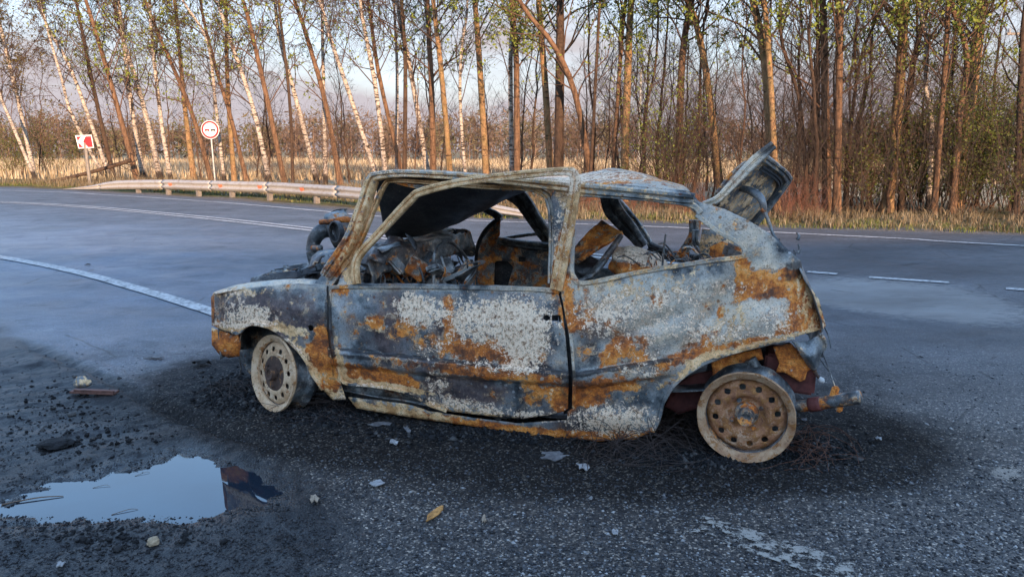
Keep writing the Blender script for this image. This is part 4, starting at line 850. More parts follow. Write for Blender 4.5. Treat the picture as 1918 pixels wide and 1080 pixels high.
# --- arches, underside and axle ---------------------------------------
sheet('wheel_well', [[C(450, 640, y), C(456, 618, y), C(480, 607, y), C(515, 616, y), C(550, 648, y), C(580, 690, y), C(605, 730, y)] for y in (.02, .12, .26)], burnt('rusty_well', Ru=.3, D=.25, W=-.1, use=False), nu=40, nv=14, jit=.006)
sheet('well_wall', [[C(448, 668, .28), C(460, 612, .28), C(520, 612, .28)], [C(470, 700, .28), C(500, 680, .28), C(560, 660, .28)], [C(520, 740, .28), C(580, 730, .28), C(620, 740, .28)]], burnt('rusty_wall', Ru=.22, D=.3, W=-.2, use=False), nu=16, nv=16, jit=.015)
tube('tyre_remnant', [C(568, 648, .06), C(590, 680, .06), C(594, 712, .06), C(580, 742, .06)], [.012, .022, .022, .012], BLACKM, S=8)
sheet('wheel_well', [[C(1240, 770, y), C(1252, 735, y), C(1285, 702, y), C(1330, 678, y), C(1400, 654, y), C(1485, 634, y)] for y in (.01, .12, .3)], burnt('rusty_arch', Ru=.25, D=.28, W=-.1, use=False), nu=40, nv=14, jit=.006)
flat('inner_flank_panel', [(1245, 760), (1262, 722), (1300, 700), (1345, 690), (1345, 735), (1320, 760), (1270, 775)], REDM, .16)
flat('chassis_rail', [(1330, 672), (1425, 652), (1430, 672), (1340, 696)], OCHRE, .12, step=6)
flat('chassis_post', [(1332, 672), (1352, 668), (1354, 700), (1336, 706)], OCHRE, .1, step=5)
for x0 in (1368, 1388, 1402): flat('spring_leaf', [(x0, 668), (x0 + 12, 664), (x0 + 12, 712), (x0, 712)], random.choice([SOOTM, RUSTM]), .22, step=6)
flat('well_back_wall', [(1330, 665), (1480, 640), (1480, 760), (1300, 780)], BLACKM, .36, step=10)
boxm('tail_box', C(1478, 690, .22), (.20, .2, .15), REDM, car, (0, R(4), 0), .01, .006)
flat('rust_flap', [(1448, 650), (1482, 642), (1506, 672), (1520, 690), (1512, 694), (1508, 710), (1498, 714), (1470, 697), (1454, 696), (1460, 680)], OCHRE, .095, step=5)
tube('spring_arm', [C(1405, 672, .1), C(1416, 690, .1), C(1432, 712, .1)], .025, SOOTM, S=12)
tb = tube('tow_bar', [C(1440, 764, .14), C(1500, 760, .10), C(1560, 751, .06), C(1612, 743, .03)], [.026, .024, .026, .027], RUSTM, S=14, n=20)
tube('bar_collar', [C(1516, 758, .09), C(1538, 755, .075)], [.029, .029], REDM, parent=car, S=14, n=4)
boxm('bar_bracket', C(1563, 734, .06), (.028, .02, .05), OCHRE, car, (0, .2, 0), .008)
boxm('bar_bracket', C(1572, 764, .06), (.026, .02, .03), OCHRE, car, (0, .2, 0), .008)
tube('hanging_wire', [C(1540, 660, .1), C(1552, 690, .08), C(1568, 735, .06)], .0025, SOOTM, S=5)
tube('hanging_wire', [C(1536, 672, .1), C(1556, 700, .1), C(1566, 712, .1)], .002, SOOTM, S=5)
tube('hanging_wire', [C(1544, 612, .05), C(1552, 630, .05), C(1556, 652, .05)], .0025, SOOTM, S=5)
tube('hanging_wire', [C(448, 668, .06), C(451, 690, .06), C(449, 704, .06)], .004, BLACKM, S=5)
tube('axle_beam', [Vector((rc.x, .1, .17)), Vector((rc.x, .65, .16)), Vector((rc.x, 1.25, .17))], .03, RUSTM, S=10)
sheet('tail_panel', [[C(1500, 500, .05), Vector((C(1500, 500, .05).x, .65, .75)), Vector((C(1500, 500, .05).x - .03, 1.28, .7))], [C(1540, 600, .08), Vector((C(1540, 600, .08).x, .65, .5)), Vector((C(1540, 600, .08).x, 1.28, .48))], [C(1536, 640, .12), Vector((C(1536, 640, .1).x, .65, .38)), Vector((C(1536, 640, .1).x, 1.28, .36))]], SKIN, nu=24, nv=16, jit=.02)
sheet('far_flank', [[Vector((x, 1.36, .56 + .02 * i)) for i, x in enumerate(np.linspace(C(1060, 545, 1.3).x, C(1500, 500, .05).x - .05, 5))], [Vector((x, 1.38, .2)) for x in np.linspace(C(1060, 545, 1.3).x, C(1500, 500, .05).x - .05, 5)]], SKIN, nu=24, nv=12, jit=.02)
sheet('far_fender', [[Vector((x, 1.36, .52)) for x in np.linspace(C(398, 551, 0).x, C(612, 534, 0).x, 4)], [Vector((x, 1.38, .3)) for x in np.linspace(C(398, 551, 0).x, C(612, 534, 0).x, 4)]], SKIN, nu=24, nv=12, jit=.02)
xf = C(397, 580, 0).x
sheet('front_panel', [[Vector((xf + .03, y, .50)), Vector((xf, y, .42)), Vector((xf + .01, y, .24))] for y in (.03, .5, .9, 1.36)], SKIN, nu=12, nv=30, jit=.015)
# ------------------------------------------------------------------ bark and leaf materials
def bark(name, stops, scale=14, stretch=.25, marks=False, green=0.):
    m = Mat(name); v = m.scalevec(1, 1, stretch); n = m.noise(scale, 8, .7, v); n2 = m.noise(2.2, 4, .6)
    c = m.ramp(n, stops)
    if green: c = m.mix(m.math('MULTIPLY', m.math('SUBTRACT', n2, .45), green * 4, True), c, (.10, .105, .03))
    h = n
    if marks:
        v2 = m.scalevec(5, 5, 26); k = m.noise(1.0, 4, .62, v2); k2 = m.math('MULTIPLY', m.math('SUBTRACT', k, .54), 16., True)
        big = m.math('MULTIPLY', m.math('SUBTRACT', m.noise(1.0, 5, .6, m.scalevec(3, 3, 5)), .58), 12., True)
        z = m.sep(m.co)[2]; low = m.math('MULTIPLY', m.math('SUBTRACT', .75, z), 1.2, True); low = m.math('MULTIPLY', m.math('SUBTRACT', m.math('ADD', low, n), .75), 6., True)
        k3 = m.math('MAXIMUM', m.math('MAXIMUM', k2, big), low); c = m.mix(k3, c, (.035, .028, .024)); h = m.math('SUBTRACT', n, k3)
    else:
        k = m.noise(1.0, 5, .65, m.scalevec(4, 4, 13)); c = m.mix(m.math('MULTIPLY', m.math('SUBTRACT', k, .56), 9., True), c, (.035, .022, .015))
    return m.bsdf(c, .9, 0, m.bump(h, .7, .02), .2)
BIRCH = bark('birch_bark', [(.3, (.20, .15, .115)), (.5, (.40, .34, .285)), (.7, (.52, .47, .41))], 10, 1.5, True)
BROWN = bark('brown_bark', [(.3, (.035, .020, .014)), (.5, (.135, .078, .046)), (.7, (.24, .145, .09))], 16, .18)
ASPEN = bark('aspen_bark', [(.3, (.10, .06, .032)), (.5, (.25, .15, .078)), (.72, (.36, .24, .13))], 12, .4, False, .5)
DARKB = bark('dark_bark', [(.3, (.022, .015, .012)), (.5, (.062, .04, .028)), (.7, (.11, .07, .045))], 16, .2)
BARKS = {'B': BIRCH, 'R': BROWN, 'A': ASPEN, 'D': DARKB}
TWIG_D = simple('dark_twigs', (.040, .026, .019), .9, 0, .4, 6); TWIG_R = simple('brown_twigs', (.085, .046, .028), .9, 0, .4, 6); TWIG_B = simple('birch_twigs', (.065, .040, .032), .9, 0, .4, 6)
def leafmat(name, a, b):
    m = Mat(name); t = m.attr('tint'); c = m.ramp(t, [(0., a), (1., b)])
    m.bsdf(c, .6, 0, None, .3); tr = m.node('ShaderNodeBsdfTranslucent'); m.put(tr.inputs[0], c); mx = m.node('ShaderNodeMixShader'); mx.inputs[0].default_value = .4
    m.t.links.new(m.b.outputs[0], mx.inputs[1]); m.t.links.new(tr.outputs[0], mx.inputs[2]); m.t.links.new(mx.outputs[0], m.out.inputs[0]); return m.m
LEAF = leafmat('young_leaf', (.14, .19, .03), (.27, .31, .06)); LEAF_O = leafmat('catkin_leaf', (.10, .070, .022), (.16, .13, .03)); LEAF_D = leafmat('shrub_leaf', (.085, .11, .022), (.17, .19, .04))

def leaves_mesh(P, size, name):
    n = len(P); a = RNG.normal(size=(n, 3)); a /= np.linalg.norm(a, axis=1, keepdims=True); b = np.cross(a, RNG.normal(size=(n, 3))); b /= np.linalg.norm(b, axis=1, keepdims=True)
    s = (size * RNG.uniform(.6, 1.3, n))[:, None]
    V = np.stack([P - a * s, P + b * s * .55, P + a * s, P - b * s * .55], 1).reshape(-1, 3)
    return npmesh(name, V, np.arange(4 * n).reshape(n, 4), {'tint': np.repeat(RNG.uniform(0, 1, n), 4)})
def grow(P0, D0, L, K, wob, lift, rng):
    """N polylines: start points P0, unit directions D0, lengths L"""
    N = len(P0); s = np.linspace(0, 1, K)[None, :, None]; side = rng.normal(size=(N, 3)); side2 = rng.normal(size=(N, 3))
    P = P0[:, None, :] + D0[:, None, :] * L[:, None, None] * s
    P = P + (side[:, None, :] * np.sin(s * 3.1) + side2[:, None, :] * np.sin(s * 6.3 + 1)) * (wob * L)[:, None, None] * s
    P[:, :, 2] += (lift * L)[:, None] * (s[:, :, 0] ** 2); return P
def pick(P, rng, per, lo, hi):
    N, K, _ = P.shape; i = np.repeat(np.arange(N), per); u = rng.uniform(lo, hi, len(i)) * (K - 1); k = np.minimum(u.astype(int), K - 2); f = (u - k)[:, None]
    T = P[i, k + 1] - P[i, k]; T /= np.linalg.norm(T, axis=1, keepdims=True) + 1e-9
    return P[i, k] * (1 - f) + P[i, k + 1] * f, T, i, u / (K - 1)
def spray(T, rng, ang):
    r = rng.normal(size=T.shape); r -= T * (r * T).sum(1, keepdims=True); r /= np.linalg.norm(r, axis=1, keepdims=True) + 1e-9
    a = (ang * rng.uniform(.7, 1.3, len(T)))[:, None]; return T * np.cos(a) + r * np.sin(a)
def tree_meshes(trunk, r0, Ht, kind, seed, dens=1., leaf=200, detail=True, low=.2, tw=1.):
    rng = np.random.default_rng(seed); K = len(trunk)
    h = np.linspace(0, 1, K); rad = r0 * (1 - h) ** .75 + .006; rad[0] *= 1.35; rad[1] *= 1.08
    V, Fq = tubes(trunk[None], rad[None], 12)
    V = V + (fbm(V, 5, 3, seed) * .12 * np.repeat(rad, 12))[:, None] * np.array([1, 1, .2])
    tm = npmesh('trunk', V, Fq)
    NL = max(5, int((26 if kind != 'B' else 28) * dens))
    p, T, i, u = pick(trunk[None], rng, NL, low, .97); D = spray(T, rng, .75 if kind != 'B' else .62); L = (Ht * .27) * (1.15 - u) * rng.uniform(.5, 1.15, NL) + .35
    A = grow(p, D, L, 8, .10, .16 if kind != 'B' else .0, rng); ra = np.interp(u, h, rad)[:, None] * .25 * (1 - np.linspace(0, 1, 8)[None]) ** .8 + .004
    parts = [tubes(A, ra, 5)]
    p2, T2, i2, u2 = pick(A, rng, 6, .12, 1.); D2 = spray(T2, rng, .7); L2 = L[i2] * rng.uniform(.25, .62, len(i2)) * (1.15 - u2 * .6)
    B = grow(p2, D2, L2, 6, .08, .10 if kind != 'B' else -.12, rng); rb = np.full((len(B), 6), .0055 * tw) * (1 - np.linspace(0, .7, 6)[None]) * (r0 / .09) ** .5
    parts.append(tubes(B, rb, 3)); tips = B
    if detail:
        p3, T3, i3, u3 = pick(B, rng, 8 if kind == 'B' else 5, .1, 1.); D3 = spray(T3, rng, .7); L3 = L2[i3] * rng.uniform(.25, .6, len(i3))
        if kind == 'B': D3[:, 2] -= .55; D3 /= np.linalg.norm(D3, axis=1, keepdims=True); L3 *= 1.35
        Cc = grow(p3, D3, L3, 4, .08, .0 if kind != 'B' else -.25, rng); rc_ = np.full((len(Cc), 4), .0032 * tw) * (1 - np.linspace(0, .6, 4)[None])
        parts.append(tubes(Cc, rc_, 3)); tips = Cc
    bm_ = npmesh('branches', *merge(parts)); lm = None
    if leaf:
        q = tips[rng.integers(0, len(tips), leaf), rng.integers(1, tips.shape[1], leaf)] + rng.normal(size=(leaf, 3)) * .03
        lm = q
    return tm, bm_, lm
def base_y(px): return np.interp(px, [-100, 60, 400, 640, 900, 1200, 1500, 1950], [329, 332, 340, 347, 361, 379, 394, 401])
TREES = [  # kind, width in px, points from the foot up, leaves
 ('B', 8, [(64, 323), (35, 194), (12, 97), (-6, 20)], 500), ('B', 6, [(62, 322), (23, 233), (-4, 165), (-30, 60)], 300), ('B', 7, [(206, 330), (171, 233), (132, 128), (89, 50), (60, -20)], 150), ('B', 6, [(194, 325), (136, 218), (116, 150), (90, 60)], 150),
 ('D', 8, [(214, 334), (187, 218), (167, 128), (152, 50), (140, -10)], 200), ('R', 10, [(257, 334), (225, 218), (194, 109), (167, 19)], 260), ('B', 9, [(268, 327), (249, 218), (233, 97), (222, 0)], 120), ('B', 10, [(299, 327), (272, 210), (241, 105), (216, 15)], 120),
 ('B', 8, [(319, 330), (303, 233), (288, 109), (280, 0)], 220), ('A', 10, [(364, 338), (350, 233), (338, 117), (327, 0)], 520), ('R', 9, [(397, 338), (369, 241), (342, 167), (303, 78), (268, -10)], 300), ('B', 6, [(420, 338), (404, 194), (389, 78), (345, 5)], 250),
 ('A', 9, [(439, 338), (428, 194), (424, 58), (422, -10)], 420), ('R', 8, [(463, 338), (432, 218), (404, 128), (380, 30)], 300), ('B', 9, [(505, 338), (474, 202), (439, 97), (402, -5)], 150), ('R', 10, [(533, 338), (502, 194), (478, 89), (453, -5)], 220),
 ('B', 9, [(595, 342), (560, 206), (525, 78), (515, -5)], 120), ('D', 6, [(548, 338), (543, 194), (525, 39), (520, -10)], 150), ('R', 10, [(638, 346), (610, 194), (575, 70), (550, -5)], 200), ('B', 7, [(610, 342), (605, 117), (603, 0)], 120),
 ('B', 9, [(712, 345), (654, 175), (623, 86), (598, 0)], 100), ('B', 9, [(724, 345), (705, 175), (685, 70), (673, -5)], 100), ('R', 8, [(760, 345), (713, 156), (693, 27), (688, -10)], 140), ('B', 6, [(742, 345), (744, 156), (740, 39), (738, -5)], 100),
 ('B', 10, [(806, 350), (775, 167), (755, 66), (743, -5)], 120), ('D', 8, [(757, 345), (759, 117), (752, 10)], 120), ('R', 12, [(812, 345), (808, 156), (800, -3)], 140), ('A', 11, [(845, 348), (829, 156), (811, -5)], 180), ('B', 6, [(874, 350), (862, 200), (864, 97), (876, 10)], 160),
 ('A', 13, [(912, 350), (901, 156), (889, -5)], 200), ('B', 9, [(960, 355), (956, 117), (963, -3)], 200), ('R', 12, [(968, 352), (967, 117), (958, 5)], 260), ('A', 14, [(1033, 352), (1022, 175), (1009, -3)], 320), ('D', 19, [(1046, 350), (1049, 117), (1049, -3)], 420),
 ('R', 12, [(1112, 365), (1082, 194), (1039, 89), (985, 22)], 420), ('D', 6, [(1104, 355), (1117, 128), (1125, -3)], 320), ('R', 8, [(1146, 355), (1160, 136), (1168, 30), (1172, -10)], 420), ('A', 16, [(1169, 355), (1175, 156), (1183, -3)], 520), ('D', 5, [(1207, 360), (1210, 210), (1226, 130), (1232, 20)], 300),
 ('A', 14, [(1352, 365), (1324, 146), (1303, 42), (1288, -5)], 800), ('R', 14, [(1272, 350), (1276, 130), (1291, 20), (1296, -10)], 700), ('A', 18, [(1449, 390), (1436, 146), (1410, -3)], 520), ('A', 12, [(1456, 385), (1440, 104), (1430, -3)], 420), ('D', 7, [(1515, 400), (1499, 200), (1465, 83), (1462, 0)], 420),
 ('R', 16, [(1550, 395), (1545, 167), (1540, -3)], 360), ('D', 8, [(1528, 385), (1532, 167), (1530, 0)], 240), ('R', 14, [(1568, 390), (1572, 104), (1574, -3)], 360), ('D', 6, [(1586, 388), (1594, 240), (1612, 115), (1640, 40)], 240), ('A', 21, [(1660, 400), (1682, 187), (1695, -3)], 420), ('D', 9, [(1688, 380), (1702, 170), (1720, 83), (1741, -3)], 300),
 ('B', 9, [(1739, 400), (1745, 230), (1734, 167), (1736, 83), (1723, -3)], 320), ('R', 10, [(1750, 390), (1770, 125), (1777, -3)], 420), ('A', 24, [(1790, 390), (1824, 125), (1841, -3)], 560), ('R', 12, [(1784, 392), (1797, 217), (1811, 104), (1781, -3)], 400), ('D', 12, [(1903, 402), (1911, 200), (1917, 60), (1924, -10)], 500),
]
TLAB = {'B': ('white-barked birch with black bark marks in the roadside tree belt', 'birches of the roadside belt'), 'R': ('reddish brown tree trunk with bare limbs in the roadside tree belt', 'reddish brown trees of the roadside belt'),
        'A': ('thick tan trunk with ringed bark and young leaves in the roadside tree belt', 'tan ringed trees of the roadside belt'), 'D': ('dark almost black trunk standing among the paler trees of the roadside belt', 'dark trees of the roadside belt')}
TSPEC = {33: 'thickest dark straight trunk, rising behind the wreck\'s raised door frame', 34: 'crooked brown tree with a long limb bending over beside the thick dark trunk', 0: 'white birch with a dense olive haze of catkins at the belt\'s end',
         41: 'taller tan trunk of the close pair behind the raised hatch', 42: 'slimmer tan trunk of the close pair behind the raised hatch', 50: 'crooked thin white birch standing before the green shrubs', 52: 'thickest tan trunk above the green shrubs, with a slimmer stem beside its foot', 53: 'slim brown stem curving up beside the thickest tan trunk', 54: 'dark trunk rising from the green shrubs beside the utility pole'}
TN = {'B': 'birch_tree', 'R': 'brown_tree', 'A': 'aspen_tree', 'D': 'dark_tree'}
def region(px):
    for lim, txt in ((130, 'near the belt\'s far end'), (330, 'near the chevron sign'), (480, 'near the round sign'), (690, 'behind the guardrail\'s middle'), (1080, 'behind the wreck\'s cabin'), (1330, 'behind the wreck\'s rear roof'), (1500, 'behind the raised hatch'), (1690, 'behind the dry grass before the shrubs')):
        if px < lim: return txt
    return 'among the green shrubs'
def add_tree(idx, kind, w, pts, leaf):
    rng = np.random.default_rng(500 + idx); x0, y0 = pts[0]; x1, y1 = pts[1]; yb = float(base_y(x0)) + rng.uniform(-4, 3)
    xb = x0 + (x0 - x1) / (y0 - y1) * (yb - y0); Yd = G(xb, yb).y
    lean = rng.normal() * .04; P = [at_depth(xb, yb, Yd)]
    P[0].z = -.12
    for (a, b) in pts[1:]: P.append(at_depth(a, b, Yd + lean * (345 - b) / 1476 * Yd))
    Ht = {'B': 11.0, 'R': 10.5, 'A': 12, 'D': 10}[kind] * rng.uniform(.88, 1.05)
    if Yd < 24: Ht *= .85
    d = (P[-1] - P[-2]).normalized(); d = (d + Vector((rng.normal() * .08, rng.normal() * .08, .25))).normalized(); rest = Ht - P[-1].z
    for k in range(1, 4): P.append(P[-1] + d * max(.6, rest / 3) + Vector((rng.normal() * .12, rng.normal() * .12, 0)))
    base = P[0].copy(); base.z = -.12; T = smooth_poly([tuple(p - base) for p in P], 22); T[:, :2] += np.stack([fbm(T[:, 1:], .6, 2, idx), fbm(T[:, 1:] + 5, .6, 2, idx)], 1) * .05 * np.linspace(0, 1, 22)[:, None]
    r0 = w * Yd / F / 2 * .95
    tm, bm_, lq = tree_meshes(T, r0, Ht, kind, 900 + idx, dens=1.0 if w > 7 else .75, leaf=int(leaf * (4.5 if 280 < x0 < 900 else 7)), low=.16 if kind != 'A' else .22, tw=max(1., Yd / 15))
    t = empty(TN[kind], base); lab, grp = TLAB[kind]
    rg = region(xb); tag(t, TSPEC.get(idx, lab.replace(' in the roadside tree belt', '').replace(' standing among the paler trees of the roadside belt', '') + ' ' + rg), 'tree', grp + ' ' + rg)
    link('trunk', tm, BARKS[kind], t); cr = link('crown', bm_, {'B': TWIG_B, 'R': TWIG_R, 'A': TWIG_D, 'D': TWIG_D}[kind], t, smooth=False)
    if lq is not None: link('leaves', leaves_mesh(lq, (.042 if kind != 'B' else .034) * (1.5 if x0 < 1000 else 1), 'leaves'), LEAF_O if (kind == 'B' and idx < 5) else LEAF, cr, smooth=False)
for i, (k, w, p, l) in enumerate(TREES): add_tree(i, k, w, p, l)

# slim young trees filling the belt behind
def young():
    protos = []
    for s in range(7):
        rng = np.random.default_rng(70 + s); H = rng.uniform(5.0, 7.5); z = np.linspace(0, H, 14); T = np.column_stack([np.cumsum(rng.normal(0, .05, 14)), np.cumsum(rng.normal(0, .05, 14)), z]); T -= T[0]
        protos.append(tree_meshes(T, rng.uniform(.022, .04), H, 'R', 300 + s, .7, 0, True, .1)[:2])
    rng = np.random.default_rng(5); n = 0
    for k in range(64):
        px = rng.uniform(-60, 1980) if k % 3 else rng.uniform(1100, 1950); Yb = G(px, float(base_y(px))).y; Yd = Yb + rng.uniform(-.5, 12) ** 1.0 * (1 if px < 1100 else .8)
        p = at_depth(px, 300, Yd); s = rng.uniform(.75, 1.15)
        tm, bm_ = protos[k % 7]; t = empty('young_tree', (p.x, Yd, -.15)); t.rotation_euler = (rng.normal() * .05, (-.10 if px < 700 else 0) + rng.normal() * .06, rng.uniform(0, 6.3)); t.scale = (s, s, s)
        t.rotation_euler.rotate_axis('Z', 0); rg = region(px); tag(t, 'slim bare young tree between bigger trunks ' + rg, 'young tree', 'slim young trees ' + rg)
        link('trunk', tm, TWIG_R if k % 2 else DARKB, t); link('crown', bm_, TWIG_R if k % 2 else TWIG_D, t, smooth=False)
young()

# ------------------------------------------------------------------ undergrowth, shrubs, grass (too many stems to count)
Es = resample(np.array(EDGE[3:-3]), .05, closed=False); Et = np.gradient(Es, axis=0); Et /= np.linalg.norm(Et, axis=1, keepdims=True); En = np.stack([-Et[:, 1], Et[:, 0]], 1); En *= np.sign(En[:, 1:2])
epx = proj_np(np.column_stack([Es, np.zeros(len(Es))]))[0]
def along(n, lo, hi, off_lo, off_hi, rng, power=1.):
    idx = np.where((epx > lo) & (epx < hi))[0]; i = rng.choice(idx, n); o = off_lo + (off_hi - off_lo) * rng.uniform(0, 1, n) ** power
    return Es[i] + En[i] * o[:, None], o
def brush(name, n, lo, hi, olo, ohi, hlo, hhi, mat, seed, per=6, rad=.006, spread=.35):
    rng = np.random.default_rng(seed); P, o = along(n, lo, hi, olo, ohi, rng); P3 = np.column_stack([P, np.full(n, -.1)])
    D = rng.normal(size=(n, 3)) * spread; D[:, 2] = 1; D /= np.linalg.norm(D, axis=1, keepdims=True); L = rng.uniform(hlo, hhi, n)
    A = grow(P3, D, L, 7, .07, .0, rng); ra = rad * rng.uniform(.5, 1.3, n)[:, None] * (1 - np.linspace(0, .75, 7))[None]
    p2, T2, i2, u2 = pick(A, rng, per, .15, 1.); B = grow(p2, spray(T2, rng, .6), L[i2] * rng.uniform(.15, .45, len(i2)), 5, .1, .05, rng); rb = np.full((len(B), 5), rad * .4) * (1 - np.linspace(0, .6, 5))[None]
    p3, T3, i3, u3 = pick(B, rng, 3, .2, 1.); Cq = grow(p3, spray(T3, rng, .7), L[i2][i3] * rng.uniform(.06, .2, len(i3)), 3, .1, 0, rng); rc_ = np.full((len(Cq), 3), rad * .28)
    return tag(link(name, npmesh(name, *merge([tubes(A, ra, 3), tubes(B, rb, 3), tubes(Cq, rc_, 3)])), mat, smooth=False), kind='stuff')
tag(brush('undergrowth', 520, -80, 1200, 3.0, 14, .8, 3.2, TWIG_R, 1), 'bare brown brushwood under the roadside trees', 'undergrowth')
tag(brush('undergrowth', 620, 1150, 2100, 2.4, 8, 1.0, 4.2, TWIG_D, 2), 'dense dark bare thicket under the trees behind the dry grass', 'undergrowth')
tag(brush('reddish_stems', 330, 1000, 1560, 1.6, 3.4, .3, .9, simple('red_stems', (.13, .052, .03), .9, 0, .4, 5), 3, per=4, rad=.004, spread=.3), 'low reddish bare stems behind the dry roadside grass', 'undergrowth')
def blades(name, n, lo, hi, olo, ohi, hlo, hhi, stops, seed, power=1., wid=.006):
    rng = np.random.default_rng(seed); P, o = along(n, lo, hi, olo, ohi, rng, power); h = rng.uniform(hlo, hhi, n) * (.35 + .9 * np.clip(fbm(P, 2.4, 3, seed) + .45, 0, 1.3)); an = rng.uniform(0, 6.283, n); b = rng.uniform(.15, 1.25, n)
    dx = np.column_stack([np.cos(an), np.sin(an), np.zeros(n)]); sd_ = np.column_stack([-np.sin(an), np.cos(an), np.zeros(n)]); w = (wid * rng.uniform(.6, 1.4, n))[:, None]
    B = np.column_stack([P, np.full(n, -.06)]); up = np.array([0, 0, 1.]); M1 = B + up * (h * .55)[:, None] + dx * (h * b * .25)[:, None]; Tp = B + up * (h * (1 - b * .25))[:, None] + dx * (h * b * .8)[:, None]
    V = np.stack([B - sd_ * w, B + sd_ * w, M1 + sd_ * w * .7, M1 - sd_ * w * .7, Tp], 1).reshape(-1, 3); k = np.arange(n)[:, None] * 5
    T = np.concatenate([k + [0, 1, 2], k + [0, 2, 3], k + [3, 2, 4]]); t = np.repeat(np.clip(rng.uniform(0, 1, n) * .7 + .3 * (fbm(P, .8, 2, seed + 1) + .5), 0, 1), 5)
    m = Mat(name); c = m.ramp(m.attr('tint'), stops); m.bsdf(c, .8, 0, None, .2)
    return tag(link(name, npmesh(name, V, T, {'tint': t}), m.m, smooth=False), kind='stuff')
DRY = [(0., (.06, .042, .025)), (.5, (.15, .115, .068)), (1., (.30, .25, .165))]; GRN = [(0., (.05, .075, .018)), (.6, (.11, .135, .03)), (1., (.28, .24, .09))]
tag(blades('dry_grass', 17000, 640, 2100, .25, 3.4, .06, .34, DRY, 21, 1.0), 'tall dry straw-coloured grass along the far road edge', 'grass')
tag(blades('short_grass', 11000, 640, 2100, .12, 1.8, .05, .2, GRN, 22), 'short green and yellow grass fringing the asphalt', 'grass')
tag(blades('dry_grass', 14000, -120, 720, 1.2, 7, .15, .5, DRY, 23, 1.3, .008), 'dry grass among the birch feet behind the guardrail', 'grass')
tag(blades('short_grass', 13000, -120, 720, .9, 3.0, .06, .2, GRN, 24, 1., .008), 'short green grass under the guardrail', 'grass')
def field_stand():
    rng = np.random.default_rng(88); n = 60000; y = 36 + 84 * rng.uniform(0, 1, n) ** 1.5; x = rng.uniform(-1.5, .85, n) * y; P = np.column_stack([x, y]); h = rng.uniform(.35, .8, n) * (.5 + .8 * np.clip(fbm(P, .12, 3, 8) + .5, 0, 1.2)); w = rng.uniform(.03, .07, n); an = rng.uniform(0, 6.28, n)
    B = np.column_stack([P, np.full(n, -.35)]); sd_ = np.column_stack([np.cos(an), np.sin(an), np.zeros(n)]) * w[:, None]; T = B + np.column_stack([rng.normal(0, .12, n), rng.normal(0, .12, n), h + .1])
    m = Mat('standing_straw'); m.bsdf(m.ramp(m.attr('tint'), [(0., (.20, .15, .09)), (.5, (.36, .29, .19)), (1., (.50, .43, .31))]), .9, 0, None, .1)
    tag(link('field_straw', npmesh('field_straw', np.stack([B - sd_, B + sd_, T], 1).reshape(-1, 3), np.arange(3 * n).reshape(n, 3), {'tint': np.repeat(rng.uniform(0, 1, n), 3)}), m.m, smooth=False), 'pale standing straw covering the field beyond the trees', 'grass', kind='stuff')
field_stand()
# leafy shrubs at the right
def shrubs():
    spots = [(1880, 17.5, 3.6, 1.6, 5200, 'broad green leafy shrub by the utility pole'), (1800, 16.5, 2.9, 1.2, 4200, 'green leafy shrub at the foot of the thickest tan trunk'), (1715, 17, 2.5, 1.0, 2800, 'sparse green shrub beside the crooked thin birch'), (1640, 17, 2.4, .6, 1100, 'small sparse shrub with few green leaves between big trunks'),
             (1945, 15.5, 2.9, 1.3, 3400, 'green leafy shrub past the utility pole'), (1255, 19, 3.2, .8, 1300, 'thin shrub with bright yellow-green leaves behind the wreck\'s roof'), (25, 38, 3.0, 1.6, 1400, 'dark green bush beyond the end birches'), (95, 40, 2.6, 1.6, 1200, 'rounded green bush behind the chevron sign')]
    for k, (px, Yd, H, rx, nl, lab) in enumerate(spots):
        rng = np.random.default_rng(40 + k); p = at_depth(px, 300, Yd); n = 26
        t = tag(empty('leafy_shrub', (p.x, Yd, -.1)), lab, 'shrub', 'leafy shrubs')
        P0 = np.column_stack([rng.normal(0, rx * .25, n), rng.normal(0, rx * .25, n), np.zeros(n)]); D = rng.normal(size=(n, 3)) * .32; D[:, 2] = 1; D /= np.linalg.norm(D, axis=1, keepdims=True); L = rng.uniform(.5, 1.05, n) * H
        A = grow(P0, D, L, 7, .07, 0, rng); p2, T2, i2, u2 = pick(A, rng, 12, .2, 1.); B = grow(p2, spray(T2, rng, .7), L[i2] * rng.uniform(.12, .35, len(i2)), 5, .1, .05, rng)
        st = link('stems', npmesh('stems', *merge([tubes(A, np.full((n, 7), .012) * (1 - np.linspace(0, .8, 7))[None], 4), tubes(B, np.full((len(B), 5), .004), 3)])), TWIG_R, t, smooth=False)
        q = B[rng.integers(0, len(B), nl * 2), rng.integers(1, 5, nl * 2)] + rng.normal(size=(nl * 2, 3)) * .06
        link('foliage', leaves_mesh(q, .03, 'foliage'), LEAF_D if k != 5 else LEAF, t, smooth=False)
shrubs()
